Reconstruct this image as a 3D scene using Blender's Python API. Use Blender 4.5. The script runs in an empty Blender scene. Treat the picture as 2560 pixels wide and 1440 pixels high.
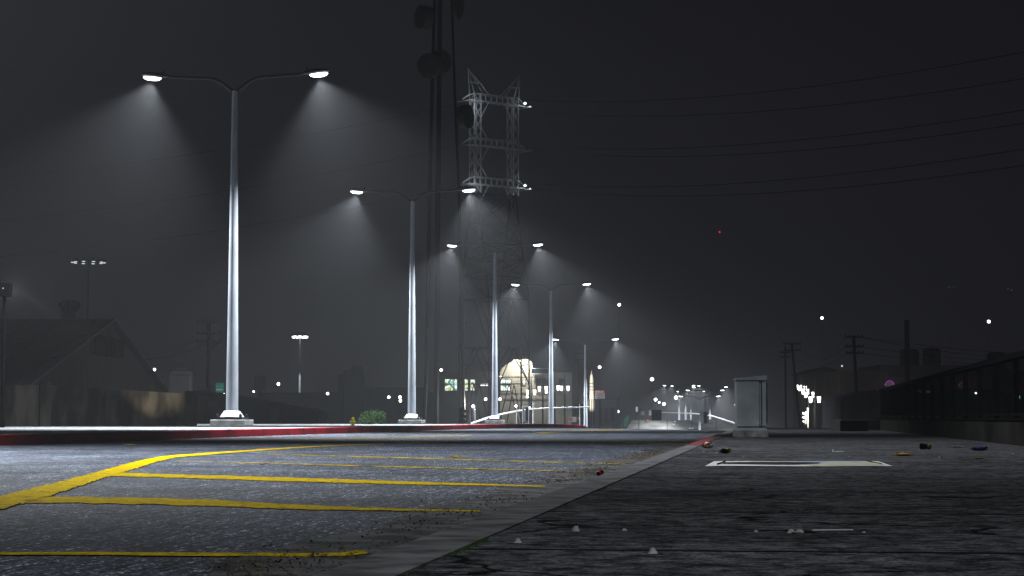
import bpy, math, random
from mathutils import Vector, Matrix
random.seed(7)
R = math.radians
sc = bpy.context.scene
COL = sc.collection

# ---------------------------------------------------------------- camera
F = 5000.0; HZ = 1045.0; CH = 0.55
PITCH = math.atan((HZ - 720) / F)
cd = bpy.data.cameras.new("camera"); cam = bpy.data.objects.new("camera", cd); COL.objects.link(cam)
cd.sensor_width = 36; cd.lens = 36 * F / 2560; cd.clip_start = 0.1; cd.clip_end = 3000
cam.location = (0, 0, CH); cam.rotation_euler = (math.pi / 2 + PITCH, 0, 0)
sc.camera = cam

# ---------------------------------------------------------------- world, exposure
w = bpy.data.worlds.new("World"); sc.world = w; w.use_nodes = True
nt = w.node_tree; nt.nodes.clear()
wo = nt.nodes.new("ShaderNodeOutputWorld"); wb = nt.nodes.new("ShaderNodeBackground")
wb.inputs[0].default_value = (0.0092, 0.0090, 0.0118, 1); wb.inputs[1].default_value = 0.82
nt.links.new(wb.outputs[0], wo.inputs[0])
sc.view_settings.view_transform = 'Standard'; sc.view_settings.look = 'None'
sc.view_settings.exposure = 0; sc.view_settings.gamma = 1
sc.cycles.use_denoising = True; sc.cycles.denoiser = 'OPENIMAGEDENOISE'
sc.cycles.max_bounces = 4; sc.cycles.volume_bounces = 0; sc.cycles.diffuse_bounces = 2
sc.cycles.sample_clamp_indirect = 2.0; sc.cycles.use_light_tree = True
sc.cycles.caustics_reflective = False; sc.cycles.caustics_refractive = False
LAMP_W = 29000.0
def relight(root, k, size=None, tilt=None):
    """the same lamp with a differently set pair of lights"""
    for o in list(sc.objects):
        if o.parent == root and o.type == 'LIGHT':
            o.data = o.data.copy(); o.data.energy = LAMP_W * k
            if size: o.data.spot_size = math.radians(size)
            if tilt: o.rotation_euler = (0, math.copysign(math.radians(tilt), o.rotation_euler[1]), 0)
HAZE = 0.00043

# ---------------------------------------------------------------- helpers
cp, sp = math.cos(PITCH), math.sin(PITCH)
def W(px, py, Y):
    """a point at depth Y seen in that direction"""
    a = (px - 1280) / F; b = (720 - py) / F
    t = Y / (cp - sp * b)
    return Vector((t * a, Y, CH + t * (sp + cp * b)))
def G(px, py, z=0.0):
    a = (px - 1280) / F; b = (720 - py) / F
    t = (z - CH) / (sp + cp * b)
    return Vector((t * a, t * (cp - sp * b), z))
PROF = [(118, 0), (165, -.5), (211, -3.6), (300, -6.3), (398, -7.6), (471, -5.8), (548, -4.3), (900, -3.4)]
def gz(x, y):
    s = y + 3.5 * max(0.0, x)
    if s <= 118: return 0.0
    if s < 165: return -.5 * ((s - 118) / 47) ** 2
    for (a, za), (b, zb) in zip(PROF, PROF[1:]):
        if a <= s <= b:
            t = (s - a) / (b - a); t = t * t * (3 - 2 * t) if a > 165 else t
            return za + (zb - za) * t
    return -3.4

class MB:
    def __init__(s): s.v = []; s.f = []
    def add(s, v, f):
        n = len(s.v); s.v += [tuple(p) for p in v]; s.f += [tuple(i + n for i in q) for q in f]; return s
    def box(s, c, d, rz=0, M=None):
        x, y, z = d[0] / 2, d[1] / 2, d[2] / 2; vs = []
        for sx, sy, sz in ((-1,-1,-1),(1,-1,-1),(1,1,-1),(-1,1,-1),(-1,-1,1),(1,-1,1),(1,1,1),(-1,1,1)):
            p = Vector((sx * x, sy * y, sz * z))
            if M is not None: p = M @ p
            elif rz: p = Matrix.Rotation(rz, 3, 'Z') @ p
            vs.append(p + Vector(c))
        return s.add(vs, [(0,3,2,1),(4,5,6,7),(0,1,5,4),(1,2,6,5),(2,3,7,6),(3,0,4,7)])
    def b2(s, x0, x1, y0, y1, z0, z1): return s.box(((x0+x1)/2,(y0+y1)/2,(z0+z1)/2), (x1-x0, y1-y0, z1-z0))
    def tube(s, pts, rs, n=8, caps=True):
        pts = [Vector(p) for p in pts]
        if not isinstance(rs, (list, tuple)): rs = [rs] * len(pts)
        base = len(s.v); up = None
        for i, p in enumerate(pts):
            d = (pts[min(i+1, len(pts)-1)] - pts[max(i-1, 0)])
            if d.length < 1e-9: d = Vector((0,0,1))
            d.normalize()
            if up is None:
                up = Vector((1,0,0)) if abs(d.x) < .8 else Vector((0,0,1))
            a = (up - d * up.dot(d)); a.normalize(); b = d.cross(a); up = a
            for k in range(n):
                t = 2 * math.pi * (k + .5) / n
                s.v.append(tuple(p + (a * math.cos(t) + b * math.sin(t)) * rs[i]))
        for i in range(len(pts) - 1):
            for k in range(n):
                k2 = (k + 1) % n
                s.f.append((base+i*n+k, base+i*n+k2, base+(i+1)*n+k2, base+(i+1)*n+k))
        if caps:
            s.f.append(tuple(base + k for k in range(n))[::-1]); s.f.append(tuple(base+(len(pts)-1)*n+k for k in range(n)))
        return s
    def lathe(s, prof, n=16, c=(0,0,0), sq=(1,1)):
        base = len(s.v)
        for r, z in prof:
            for k in range(n):
                t = 2 * math.pi * (k + .5) / n
                s.v.append((c[0] + r*math.cos(t)*sq[0], c[1] + r*math.sin(t)*sq[1], c[2] + z))
        for i in range(len(prof) - 1):
            for k in range(n):
                k2 = (k+1) % n
                s.f.append((base+i*n+k, base+i*n+k2, base+(i+1)*n+k2, base+(i+1)*n+k))
        s.f.append(tuple(base+k for k in range(n))[::-1]); s.f.append(tuple(base+(len(prof)-1)*n+k for k in range(n)))
        return s
    def prism(s, poly, d):
        """poly: 3D points of a planar outline, extruded by vector d"""
        n = len(poly); d = Vector(d)
        vs = [Vector(p) for p in poly] + [Vector(p) + d for p in poly]
        fs = [tuple(range(n))[::-1], tuple(range(n, 2*n))] + [(i, (i+1) % n, n+(i+1) % n, n+i) for i in range(n)]
        return s.add(vs, fs)
    def ico(s, c, r, sub=2):
        import bmesh
        bm = bmesh.new(); bmesh.ops.create_icosphere(bm, subdivisions=sub, radius=1)
        rr = r if isinstance(r, (tuple, list)) else (r, r, r)
        bm.verts.ensure_lookup_table()
        v = [(c[0]+p.co.x*rr[0], c[1]+p.co.y*rr[1], c[2]+p.co.z*rr[2]) for p in bm.verts]
        f = [tuple(q.index for q in fc.verts) for fc in bm.faces]; bm.free()
        return s.add(v, f)
    def build(s, name, mat, parent=None, smooth=False, bevel=0):
        me = bpy.data.meshes.new(name); me.from_pydata(s.v, [], s.f); me.validate(); me.update()
        import bmesh
        bm = bmesh.new(); bm.from_mesh(me); bmesh.ops.recalc_face_normals(bm, faces=bm.faces)
        if bevel: bmesh.ops.bevel(bm, geom=bm.edges[:], offset=bevel, segments=2, affect='EDGES', profile=.6)
        bm.to_mesh(me); bm.free()
        if smooth:
            me.polygons.foreach_set("use_smooth", [True] * len(me.polygons))
            try: me.set_sharp_from_angle(angle=R(40))
            except Exception: pass
        me.materials.append(mat)
        o = bpy.data.objects.new(name, me); COL.objects.link(o)
        if parent is not None: o.parent = parent
        return o

def tag(o, label, cat, group=None, kind=None):
    if label: o["label"] = label
    if cat: o["category"] = cat
    if group: o["group"] = group
    if kind: o["kind"] = kind
    return o
def thing(name, loc, label, cat, group=None, rz=0):
    o = bpy.data.objects.new(name, None); COL.objects.link(o); o.location = loc; o.rotation_euler = (0, 0, rz)
    o.empty_display_size = .3
    return tag(o, label, cat, group)
def copy_tree(o, parent=None, loc=None, rz=None, label=None, scale=None):
    c = o.copy(); COL.objects.link(c)
    if parent is not None: c.parent = parent
    if loc is not None: c.location = loc
    if rz is not None: c.rotation_euler = (0, 0, rz)
    if scale is not None: c.scale = (scale,) * 3
    if label: c["label"] = label
    for ch in list(KIDS.get(o.name, [])):
        copy_tree(ch, c)
    return c
KIDS = {}
def freeze(root):
    """remember the tree of a prototype so that copies can be made from it"""
    objs = [o for o in sc.objects]
    def rec(o):
        KIDS[o.name] = [x for x in objs if x.parent == o]
        for k in KIDS[o.name]: rec(k)
    rec(root)

# ---------------------------------------------------------------- materials
def newmat(name):
    m = bpy.data.materials.new(name); m.use_nodes = True
    n = m.node_tree.nodes; l = m.node_tree.links
    b = n["Principled BSDF"]; return m, n, l, b
def mat(name, c1, c2=None, rough=.7, scale=6, metal=0, bump=0, spec=.12, detail=6, stretch=(1,1,1), lo=.35, hi=.65, bscale=None):
    m, n, l, b = newmat(name)
    b.inputs['Roughness'].default_value = rough; b.inputs['Metallic'].default_value = metal
    b.inputs['Specular IOR Level'].default_value = spec
    c2 = c2 or tuple(x * .7 for x in c1)
    tc = n.new('ShaderNodeTexCoord'); mp = n.new('ShaderNodeMapping'); mp.inputs['Scale'].default_value = stretch
    l.new(tc.outputs['Object'], mp.inputs[0])
    nz = n.new('ShaderNodeTexNoise'); nz.inputs['Scale'].default_value = scale; nz.inputs['Detail'].default_value = detail
    l.new(mp.outputs[0], nz.inputs['Vector'])
    cr = n.new('ShaderNodeValToRGB'); cr.color_ramp.elements[0].position = lo; cr.color_ramp.elements[1].position = hi
    cr.color_ramp.elements[0].color = (*c2, 1); cr.color_ramp.elements[1].color = (*c1, 1)
    l.new(nz.outputs['Fac'], cr.inputs[0]); l.new(cr.outputs[0], b.inputs['Base Color'])
    if bump:
        n2 = n.new('ShaderNodeTexNoise'); n2.inputs['Scale'].default_value = bscale or scale * 4; n2.inputs['Detail'].default_value = 4
        l.new(mp.outputs[0], n2.inputs['Vector'])
        bp = n.new('ShaderNodeBump'); bp.inputs['Strength'].default_value = bump; bp.inputs['Distance'].default_value = .02
        l.new(n2.outputs['Fac'], bp.inputs['Height']); l.new(bp.outputs[0], b.inputs['Normal'])
    return m
def emat(name, col, s, sampled=False):
    m, n, l, b = newmat(name)
    b.inputs['Base Color'].default_value = (.1, .1, .1, 1)
    b.inputs['Emission Color'].default_value = (*col, 1); b.inputs['Emission Strength'].default_value = s
    if not sampled: m.cycles.emission_sampling = 'NONE'
    return m
def mathn(n, l, op, a, b=None, c=None):
    x = n.new('ShaderNodeMath'); x.operation = op
    for i, v in enumerate((a, b, c)):
        if v is None: continue
        if isinstance(v, (int, float)): x.inputs[i].default_value = v
        else: l.new(v, x.inputs[i])
    return x.outputs[0]
def noise(n, l, vec, scale, detail=4, rough=.5):
    z = n.new('ShaderNodeTexNoise'); z.inputs['Scale'].default_value = scale; z.inputs['Detail'].default_value = detail
    z.inputs['Roughness'].default_value = rough; l.new(vec, z.inputs['Vector']); return z.outputs['Fac']
def ramp(n, l, fac, stops):
    cr = n.new('ShaderNodeValToRGB'); e = cr.color_ramp.elements
    e[0].position, e[0].color = stops[0][0], (*stops[0][1], 1); e[1].position, e[1].color = stops[1][0], (*stops[1][1], 1)
    for p, c in stops[2:]:
        q = e.new(p); q.color = (*c, 1)
    l.new(fac, cr.inputs[0]); return cr.outputs[0]
def mix(n, l, fac, a, b, mode='MIX'):
    x = n.new('ShaderNodeMix'); x.data_type = 'RGBA'; x.blend_type = mode
    for i, v in ((0, fac), (6, a), (7, b)):
        if isinstance(v, (int, float)): x.inputs[i].default_value = v
        elif isinstance(v, tuple): x.inputs[i].default_value = (*v, 1)
        else: l.new(v, x.inputs[i])
    return x.outputs[2]

ROADROT = -math.atan(.126)
def road_coords(n, l):
    tc = n.new('ShaderNodeTexCoord'); mp = n.new('ShaderNodeMapping'); mp.vector_type = 'TEXTURE'
    mp.inputs['Rotation'].default_value = (0, 0, ROADROT); l.new(tc.outputs['Object'], mp.inputs[0]); return mp.outputs[0]

def asphalt():
    m, n, l, b = newmat("asphalt")
    v = road_coords(n, l)
    vo = n.new('ShaderNodeTexVoronoi'); vo.inputs['Scale'].default_value = 70; l.new(v, vo.inputs['Vector'])
    sep = n.new('ShaderNodeSeparateColor'); l.new(vo.outputs['Color'], sep.inputs[0])
    st = ramp(n, l, sep.outputs[0], [(.0, (.010, .012, .017)), (.55, (.040, .045, .056)), (.85, (.09, .096, .11)), (1, (.38, .40, .43))])
    mpa = n.new('ShaderNodeMapping'); mpa.inputs['Scale'].default_value = (1, .16, 1); l.new(v, mpa.inputs[0])
    grain = noise(n, l, mpa.outputs[0], 42, 6, .85)
    mpb = n.new('ShaderNodeMapping'); mpb.inputs['Scale'].default_value = (1, .035, 1); l.new(v, mpb.inputs[0])
    g2 = noise(n, l, mpb.outputs[0], 26, 6, .85)
    st = mix(n, l, 1, st, ramp(n, l, g2, [(.38, (.22, .23, .25)), (.50, (.85, .86, .88)), (.63, (2.6, 2.6, 2.6))]), 'MULTIPLY')
    gcol = ramp(n, l, grain, [(.38, (.05, .055, .07)), (.50, (.70, .73, .79)), (.64, (4.0, 4.05, 4.2))])
    c = mix(n, l, 1, st, gcol, 'MULTIPLY')
    big = noise(n, l, v, .55, 6, .6)
    bc = ramp(n, l, big, [(.33, (.45, .45, .47)), (.66, (1.3, 1.3, 1.32))])
    c = mix(n, l, 1, c, bc, 'MULTIPLY')
    # worn pale scrapes and old paint flecks
    mp = n.new('ShaderNodeMapping'); mp.inputs['Scale'].default_value = (1.2, .5, 1); l.new(v, mp.inputs[0])
    fl = noise(n, l, mp.outputs[0], 2.6, 9, .72)
    fm = ramp(n, l, fl, [(.665, (0, 0, 0)), (.70, (1, 1, 1))])
    c = mix(n, l, fm, c, (.30, .31, .32))
    # tar patches
    tp = noise(n, l, v, .9, 3, .5); tm = ramp(n, l, tp, [(.67, (0,0,0)), (.685, (1,1,1))])
    c = mix(n, l, tm, c, mix(n, l, 1, c, (.45, .45, .5), 'MULTIPLY'))
    l.new(c, b.inputs['Base Color']); # hairline cracks and sealed seams
    vc = n.new('ShaderNodeTexVoronoi'); vc.feature = 'DISTANCE_TO_EDGE'; vc.inputs['Scale'].default_value = .38
    wv = n.new('ShaderNodeTexNoise'); wv.inputs['Scale'].default_value = 1.1; wv.inputs['Detail'].default_value = 8; l.new(v, wv.inputs['Vector'])
    av = n.new('ShaderNodeVectorMath'); av.operation = 'ADD'; l.new(v, av.inputs[0])
    sv = n.new('ShaderNodeVectorMath'); sv.operation = 'SCALE'; sv.inputs['Scale'].default_value = 1.1; l.new(wv.outputs['Color'], sv.inputs[0])
    l.new(sv.outputs[0], av.inputs[1]); l.new(av.outputs[0], vc.inputs['Vector'])
    ck = mathn(n, l, 'MULTIPLY', mathn(n, l, 'LESS_THAN', vc.outputs['Distance'], .007), mathn(n, l, 'GREATER_THAN', noise(n, l, v, .25, 2), .50))
    c = mix(n, l, ck, c, (.006, .006, .008))
    l.new(c, b.inputs['Base Color']); b.inputs['Roughness'].default_value = .85; b.inputs['Specular IOR Level'].default_value = .22
    h = mathn(n, l, 'ADD', vo.outputs['Distance'], grain)
    bp = n.new('ShaderNodeBump'); bp.inputs['Strength'].default_value = .55; bp.inputs['Distance'].default_value = .012
    l.new(h, bp.inputs['Height']); l.new(bp.outputs[0], b.inputs['Normal'])
    return m

def paving(name, base, dark, joint=(2.45, 1.55), cracks=True, offs=(0, 0)):
    m, n, l, b = newmat(name)
    v = road_coords(n, l)
    g = noise(n, l, v, 11, 9, .8); big = noise(n, l, v, .8, 6, .6)
    c = ramp(n, l, g, [(.42, dark), (.56, base), (.68, tuple(x * 1.7 for x in base))])
    c = mix(n, l, 1, c, ramp(n, l, big, [(.3, (.5, .5, .52)), (.7, (1.3, 1.3, 1.3))]), 'MULTIPLY')
    fine = noise(n, l, v, 60, 3, .6)
    c = mix(n, l, 1, c, ramp(n, l, fine, [(.35, (.45, .45, .45)), (.65, (1.5, 1.5, 1.5))]), 'MULTIPLY')
    sx = n.new('ShaderNodeSeparateXYZ'); l.new(v, sx.inputs[0])
    wob = mathn(n, l, 'MULTIPLY', mathn(n, l, 'SUBTRACT', noise(n, l, v, 1.7, 5), .5), .10)
    def lines(axis, pitch, off, wd):
        a = mathn(n, l, 'ADD', mathn(n, l, 'ADD', sx.outputs[axis], wob), off)
        q = mathn(n, l, 'FRACT', mathn(n, l, 'DIVIDE', a, pitch))
        q = mathn(n, l, 'ABSOLUTE', mathn(n, l, 'SUBTRACT', q, .5))
        return mathn(n, l, 'GREATER_THAN', q, .5 - wd / pitch)
    j = mathn(n, l, 'MAXIMUM', lines(1, joint[0], offs[1], .035), lines(0, joint[1], offs[0], .012))
    if cracks:
        vo = n.new('ShaderNodeTexVoronoi'); vo.feature = 'DISTANCE_TO_EDGE'; vo.inputs['Scale'].default_value = .55
        dv = n.new('ShaderNodeVectorMath'); dv.operation = 'ADD'; l.new(v, dv.inputs[0])
        nn = n.new('ShaderNodeTexNoise'); nn.inputs['Scale'].default_value = 1.6; nn.inputs['Detail'].default_value = 7; l.new(v, nn.inputs['Vector'])
        sc_ = n.new('ShaderNodeVectorMath'); sc_.operation = 'SCALE'; sc_.inputs['Scale'].default_value = .9; l.new(nn.outputs['Color'], sc_.inputs[0])
        l.new(sc_.outputs[0], dv.inputs[1]); l.new(dv.outputs[0], vo.inputs['Vector'])
        ck = mathn(n, l, 'LESS_THAN', vo.outputs['Distance'], .010)
        msk = mathn(n, l, 'GREATER_THAN', noise(n, l, v, .35, 2), .46)
        j = mathn(n, l, 'MAXIMUM', j, mathn(n, l, 'MULTIPLY', ck, msk))
    # blotchy tar stains
    stn = ramp(n, l, noise(n, l, v, 2.2, 6, .62), [(.66, (0,0,0)), (.69, (1,1,1))])
    c = mix(n, l, stn, c, tuple(x * .35 for x in dark))
    c = mix(n, l, j, c, (.006, .007, .006))
    l.new(c, b.inputs['Base Color']); b.inputs['Roughness'].default_value = .92; b.inputs['Specular IOR Level'].default_value = .02
    h = mathn(n, l, 'SUBTRACT', mathn(n, l, 'ADD', g, fine), mathn(n, l, 'MULTIPLY', j, 2.0))
    bp = n.new('ShaderNodeBump'); bp.inputs['Strength'].default_value = .5; bp.inputs['Distance'].default_value = .012
    l.new(h, bp.inputs['Height']); l.new(bp.outputs[0], b.inputs['Normal'])
    return m

def paint(name, col, dark, worn=.60):
    m, n, l, b = newmat(name)
    v = road_coords(n, l)
    g = noise(n, l, v, 7, 8, .7)
    c = ramp(n, l, g, [(.30, dark), (.55, col)])
    mp = n.new('ShaderNodeMapping'); mp.inputs['Scale'].default_value = (1, .16, 1); l.new(v, mp.inputs[0])
    c = mix(n, l, 1, c, ramp(n, l, noise(n, l, mp.outputs[0], 42, 6, .85), [(.36, (.35, .35, .4)), (.52, (1, 1, 1)), (.66, (1.25, 1.2, 1.1))]), 'MULTIPLY')
    f = noise(n, l, v, 3.2, 9, .75)
    c = mix(n, l, ramp(n, l, f, [(worn, (0,0,0)), (worn + .04, (1,1,1))]), c, (.05, .05, .045))
    l.new(c, b.inputs['Base Color']); b.inputs['Roughness'].default_value = .9; b.inputs['Specular IOR Level'].default_value = .02
    bp = n.new('ShaderNodeBump'); bp.inputs['Strength'].default_value = .4; bp.inputs['Distance'].default_value = .01
    l.new(noise(n, l, v, 60, 3), bp.inputs['Height']); l.new(bp.outputs[0], b.inputs['Normal'])
    return m

M_asphalt = asphalt()
M_walk = paving("pavement", (.11, .11, .115), (.014, .015, .017), joint=(2.45, 60), offs=(27, 1.25))
M_island = paving("island_concrete", (.34, .355, .37), (.17, .18, .19), joint=(4.5, 3.0), cracks=False)
M_kerb = mat("kerb_concrete", (.16, .155, .16), (.045, .043, .045), .8, 5, bump=.4, bscale=50, spec=.25, detail=9)
M_gutter = mat("gutter", (.10, .10, .105), (.02, .02, .018), .9, 3.2, bump=.6, bscale=40, spec=.2, detail=10, lo=.42, hi=.6)
M_red = mat("red_kerb_paint", (.55, .015, .03), (.16, .008, .015), .55, 1.6, bump=.3, bscale=30, detail=9, lo=.36, hi=.58, stretch=(1, .35, 1))
M_redfade = mat("faded_red_paint", (.30, .02, .04), (.14, .07, .08), .7, 4)
M_yellow = paint("yellow_road_paint", (.62, .43, .0), (.30, .20, .0), .585)
M_yellow2 = paint("thin_yellow_paint", (.62, .44, .0), (.30, .21, .0), .50)
M_dirt = mat("dirt", (.035, .035, .03), (.02, .02, .018), .95, .4, bump=.5)
M_galv = mat("galvanised_steel", (.38, .415, .46), (.24, .265, .30), .6, 3, metal=.0, bump=.06, bscale=60, stretch=(1,1,.25), spec=.15, detail=9)
M_flange = mat("pale_metal", (.55, .59, .63), (.35, .38, .42), .45, 8)
M_block = mat("footing_concrete", (.24, .235, .225), (.12, .12, .115), .85, 6, bump=.4)
M_dkmetal = mat("dark_metal", (.02, .022, .026), (.012, .013, .015), .45, 5)
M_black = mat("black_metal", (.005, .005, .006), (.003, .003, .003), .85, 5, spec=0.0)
M_head = mat("lamp_housing", (.06, .066, .075), (.035, .04, .045), .45, 6)
M_lens = emat("lamp_lens", (.93, .97, 1), 9)
M_bulb = emat("lamp_bulb", (1, 1, 1), 6)
M_bulb_dim = emat("dim_bulb", (.85, .95, 1), .8)
M_redbulb = emat("red_beacon", (1, .03, .05), .9)
M_lantern = emat("lantern_glass", (1, .99, .92), 5)
M_white = mat("white_paint", (.80, .82, .84), (.6, .62, .64), .5, 4)
M_cab = mat("cabinet_paint", (.35, .38, .405), (.22, .245, .265), .5, 2.2, bump=.1, bscale=25, detail=10, lo=.3, hi=.62)
M_cabdark = mat("cabinet_seam", (.012, .012, .014), None, .6)
M_cabconc = mat("plinth_concrete", (.30, .31, .30), (.11, .115, .11), .9, 5, bump=.5, detail=10)
M_wall = mat("stained_wall", (.05, .046, .038), (.010, .009, .008), .9, 1.6, stretch=(1, 1, .3), lo=.42, hi=.62, detail=10, bump=.3)
M_barnroof = mat("sheet_roof", (.032, .038, .046), (.018, .021, .025), .6, .5, stretch=(1, .3, 1))
M_barnwall = mat("board_wall", (.03, .028, .027), (.012, .011, .011), .9, 1.2, stretch=(3, 3, .2))
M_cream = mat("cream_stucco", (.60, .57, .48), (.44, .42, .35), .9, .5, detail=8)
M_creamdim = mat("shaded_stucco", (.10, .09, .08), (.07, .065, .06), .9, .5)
M_bluebld = mat("blue_building", (.06, .085, .12), (.04, .055, .08), .8, .4)
M_dark = mat("dark_building", (.022, .022, .023), (.012, .012, .013), .9, .3)
M_wood = mat("pole_wood", (.035, .028, .022), (.018, .015, .012), .9, 4, stretch=(4, 4, .4))
M_brown = mat("brown_steel", (.03, .022, .013), (.018, .013, .008), .7, 2)
M_dish = mat("dish_grey", (.05, .046, .038), (.03, .028, .024), .7, 2)
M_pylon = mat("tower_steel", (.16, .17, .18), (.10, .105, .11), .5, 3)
M_wire = mat("wire", (.006, .006, .008), None, .6)
M_leaf = mat("leaf_green", (.04, .085, .025), (.012, .03, .01), .7, 5)
M_grass = mat("grass_green", (.035, .09, .015), (.01, .03, .006), .7, 8)
M_hyd = mat("hydrant_yellow", (.85, .78, .02), (.7, .6, .01), .4, 12)
M_concwall = mat("barrier_concrete", (.34, .33, .31), (.13, .13, .13), .9, .5, detail=9, stretch=(.6, 1, 3))
M_teal = emat("teal_lit_sign", (.05, .32, .25), .22)
M_glass = mat("dark_glass", (.02, .025, .035), None, .15)

# ---------------------------------------------------------------- haze
def haze():
    mb = MB().b2(-190, 210, -70, 640, -10.6, 58)
    m = bpy.data.materials.new("haze"); m.use_nodes = True
    n = m.node_tree.nodes; l = m.node_tree.links; n.clear()
    o = n.new('ShaderNodeOutputMaterial'); v = n.new('ShaderNodeVolumePrincipled')
    v.inputs['Color'].default_value = (.93, .96, 1, 1); v.inputs['Density'].default_value = HAZE; v.inputs['Anisotropy'].default_value = 0.0
    l.new(v.outputs[0], o.inputs['Volume'])
    h = mb.build("haze", m); tag(h, "thin night mist lit by the street lamps", "haze", kind="stuff"); h.display_type = 'WIRE'
haze()

# ---------------------------------------------------------------- ground, road, pavements
def frange(a, b, n): return [a + (b - a) * i / (n - 1) for i in range(n)]
def strip(name, xl, xr, ys, nc, dz, mt, kind='structure'):
    mb = MB()
    for y in ys:
        a, b = xl(y), xr(y)
        for c in range(nc + 1):
            x = a + (b - a) * c / nc; mb.v.append((x, y, gz(x, y) + dz))
    for r in range(len(ys) - 1):
        for c in range(nc):
            i = r * (nc + 1) + c; mb.f.append((i, i + 1, i + nc + 2, i + nc + 1))
    o = mb.build(name, mt, smooth=True); o['kind'] = kind; return o
YS = frange(-60, 60, 25) + frange(62, 250, 150) + frange(254, 630, 95)
strip("ground", lambda y: -180, lambda y: 200, YS, 120, -.03, M_dirt)
def kR(y): return -.93 + .126 * y            # inner edge of the right-hand kerb
def kRo(y): return kR(y) - .225
KL = [(-60, -23.0), (-20, -18.0), (40.4, -10.3), (58.5, -8.0), (83, -4.65), (100, -1.9), (112, .6), (120, 3.0), (128, 4.7), (140, 5.4), (160, 6.3), (200, 11), (260, 18.6), (330, 27.5)]
def kL(y):
    for (a, xa), (b, xb) in zip(KL, KL[1:]):
        if a <= y <= b: return xa + (xb - xa) * (y - a) / (b - a)
    return KL[-1][1]
YR = frange(-60, 60, 41) + frange(61, 200, 140) + frange(204, 330, 40)
strip("road", kL, lambda y: kRo(y), YR, 40, 0, M_asphalt)
YW = frange(-60, 60, 31) + frange(62, 200, 110)
strip("sidewalk", lambda y: kR(y) + .004, lambda y: kR(y) + 8.0, YW, 10, .15, M_walk)
strip("traffic_island", lambda y: kL(y) - 34, lambda y: kL(y) - .18, YR, 14, .218, M_island)
def kerb(name, x0, x1, ys, h, mt, joint=.012):
    mb = MB()
    for a, b in zip(ys, ys[1:]):
        pts = []
        for y in (a + joint, b - joint):
            xa, xb = x0(y), x1(y); z = gz(xb, y)
            pts += [(xa, y, z - .1), (xb, y, z - .1), (xb, y, z + h - .015), (xb - .015 if xb > xa else xb + .015, y, z + h), (xa, y, z + h)]
        mb.add(pts, [(0,1,2,3,4), (9,8,7,6,5), (0,5,6,1), (1,6,7,2), (2,7,8,3), (3,8,9,4), (4,9,5,0)])
    o = mb.build(name, mt); o['kind'] = 'structure'; return o
kerb("kerb", kR, kRo, frange(-12, 180, 65), .155, M_kerb)
kerb("red_kerb", lambda y: kL(y) - .18, kL, frange(-12, 57, 24) + frange(58.5, 200, 95), .22, M_red, .002)
strip("gutter", lambda y: kRo(y) - .86 - .07 * math.sin(y * 1.7) - .04 * math.sin(y * 4.3), lambda y: kRo(y) + .005, frange(2, 130, 400), 3, .003, M_gutter)

def ground_poly(name, pts, mt, z, label=None):
    mb = MB(); mb.add([(p[0], p[1], gz(p[0], p[1]) + z) for p in pts], [tuple(range(len(pts)))])
    o = mb.build(name, mt); o['kind'] = 'structure'; return o
def ribbon(name, top, bot, mt, z=.004, jag=.0):
    """a painted line given by its far and near edge"""
    mb = MB(); n = len(top); ve = []
    for a, b in zip(top, bot):
        A = G(a[0], a[1], z); B = G(b[0], b[1], z); ve += [A, B]
    out = []
    # densify for ragged paint edges
    for i in range(n - 1):
        A0, B0, A1, B1 = ve[2*i], ve[2*i+1], ve[2*i+2], ve[2*i+3]
        st = max(2, int((A1 - A0).length / .10))
        for k in range(st):
            t = k / st
            A = A0.lerp(A1, t); B = B0.lerp(B1, t); wd = (A - B)
            A = A + wd * random.uniform(-.06, .06) * jag; B = B + wd * random.uniform(-.09, .09) * jag
            out += [A, B]
    out += [ve[-2], ve[-1]]
    mb.v = [tuple(p) for p in out]
    for i in range(len(out) // 2 - 1): mb.f.append((2*i, 2*i+1, 2*i+3, 2*i+2))
    o = mb.build(name, mt); o['kind'] = 'structure'; return o
ribbon("painted_lane_line", [(-160,1262),(0,1240),(120,1211),(240,1180),(340,1153),(400,1141),(440,1137),(560,1129),(680,1121),(770,1116),(860,1112.2),(960,1109)],
       [(-160,1300),(0,1272),(120,1241),(240,1200),(340,1171),(400,1151.5),(440,1143),(560,1133),(680,1124),(770,1118),(860,1113.4),(960,1109.8)], M_yellow, .0085, 1)
ribbon("painted_bay_line", [(-60,1380),(200,1379.5),(500,1381),(760,1382.5),(850,1381),(905,1375)], [(-60,1386),(200,1387),(500,1389),(760,1391),(860,1389),(925,1383)], M_yellow, .0055, 1)
ribbon("painted_bay_line", [(55,1241),(200,1242),(400,1245),(550,1250),(700,1259),(850,1266),(1000,1271),(1200,1275.5)], [(45,1256),(200,1257),(400,1261),(550,1266),(700,1271),(850,1274.5),(1000,1276.5),(1200,1279)], M_yellow, .0055, 1)
ribbon("painted_bay_line", [(275,1181),(400,1184.5),(600,1190),(800,1196),(1000,1203),(1200,1209),(1360,1214.5)], [(265,1189),(400,1193),(600,1199),(800,1205),(1000,1210.5),(1200,1213.5),(1365,1217)], M_yellow, .0055, 1)
ribbon("painted_bay_line", [(440,1152),(700,1158),(1000,1166),(1300,1174),(1460,1177.3)], [(440,1152.7),(700,1159.4),(1000,1168),(1300,1175.6),(1460,1178.7)], M_yellow2, .0055, .5)
ribbon("painted_bay_line", [(640,1133.5),(800,1138),(1100,1146),(1400,1155),(1570,1159.5)], [(640,1134.1),(800,1139.2),(1100,1147.7),(1400,1156.5),(1570,1160.9)], M_yellow2, .0055, .5)
ribbon("painted_bay_line", [(1380,1100.6),(1550,1105.5),(1725,1110)], [(1380,1101.3),(1550,1106.7),(1725,1111.3)], M_yellow2, .0055, .3)
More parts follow.
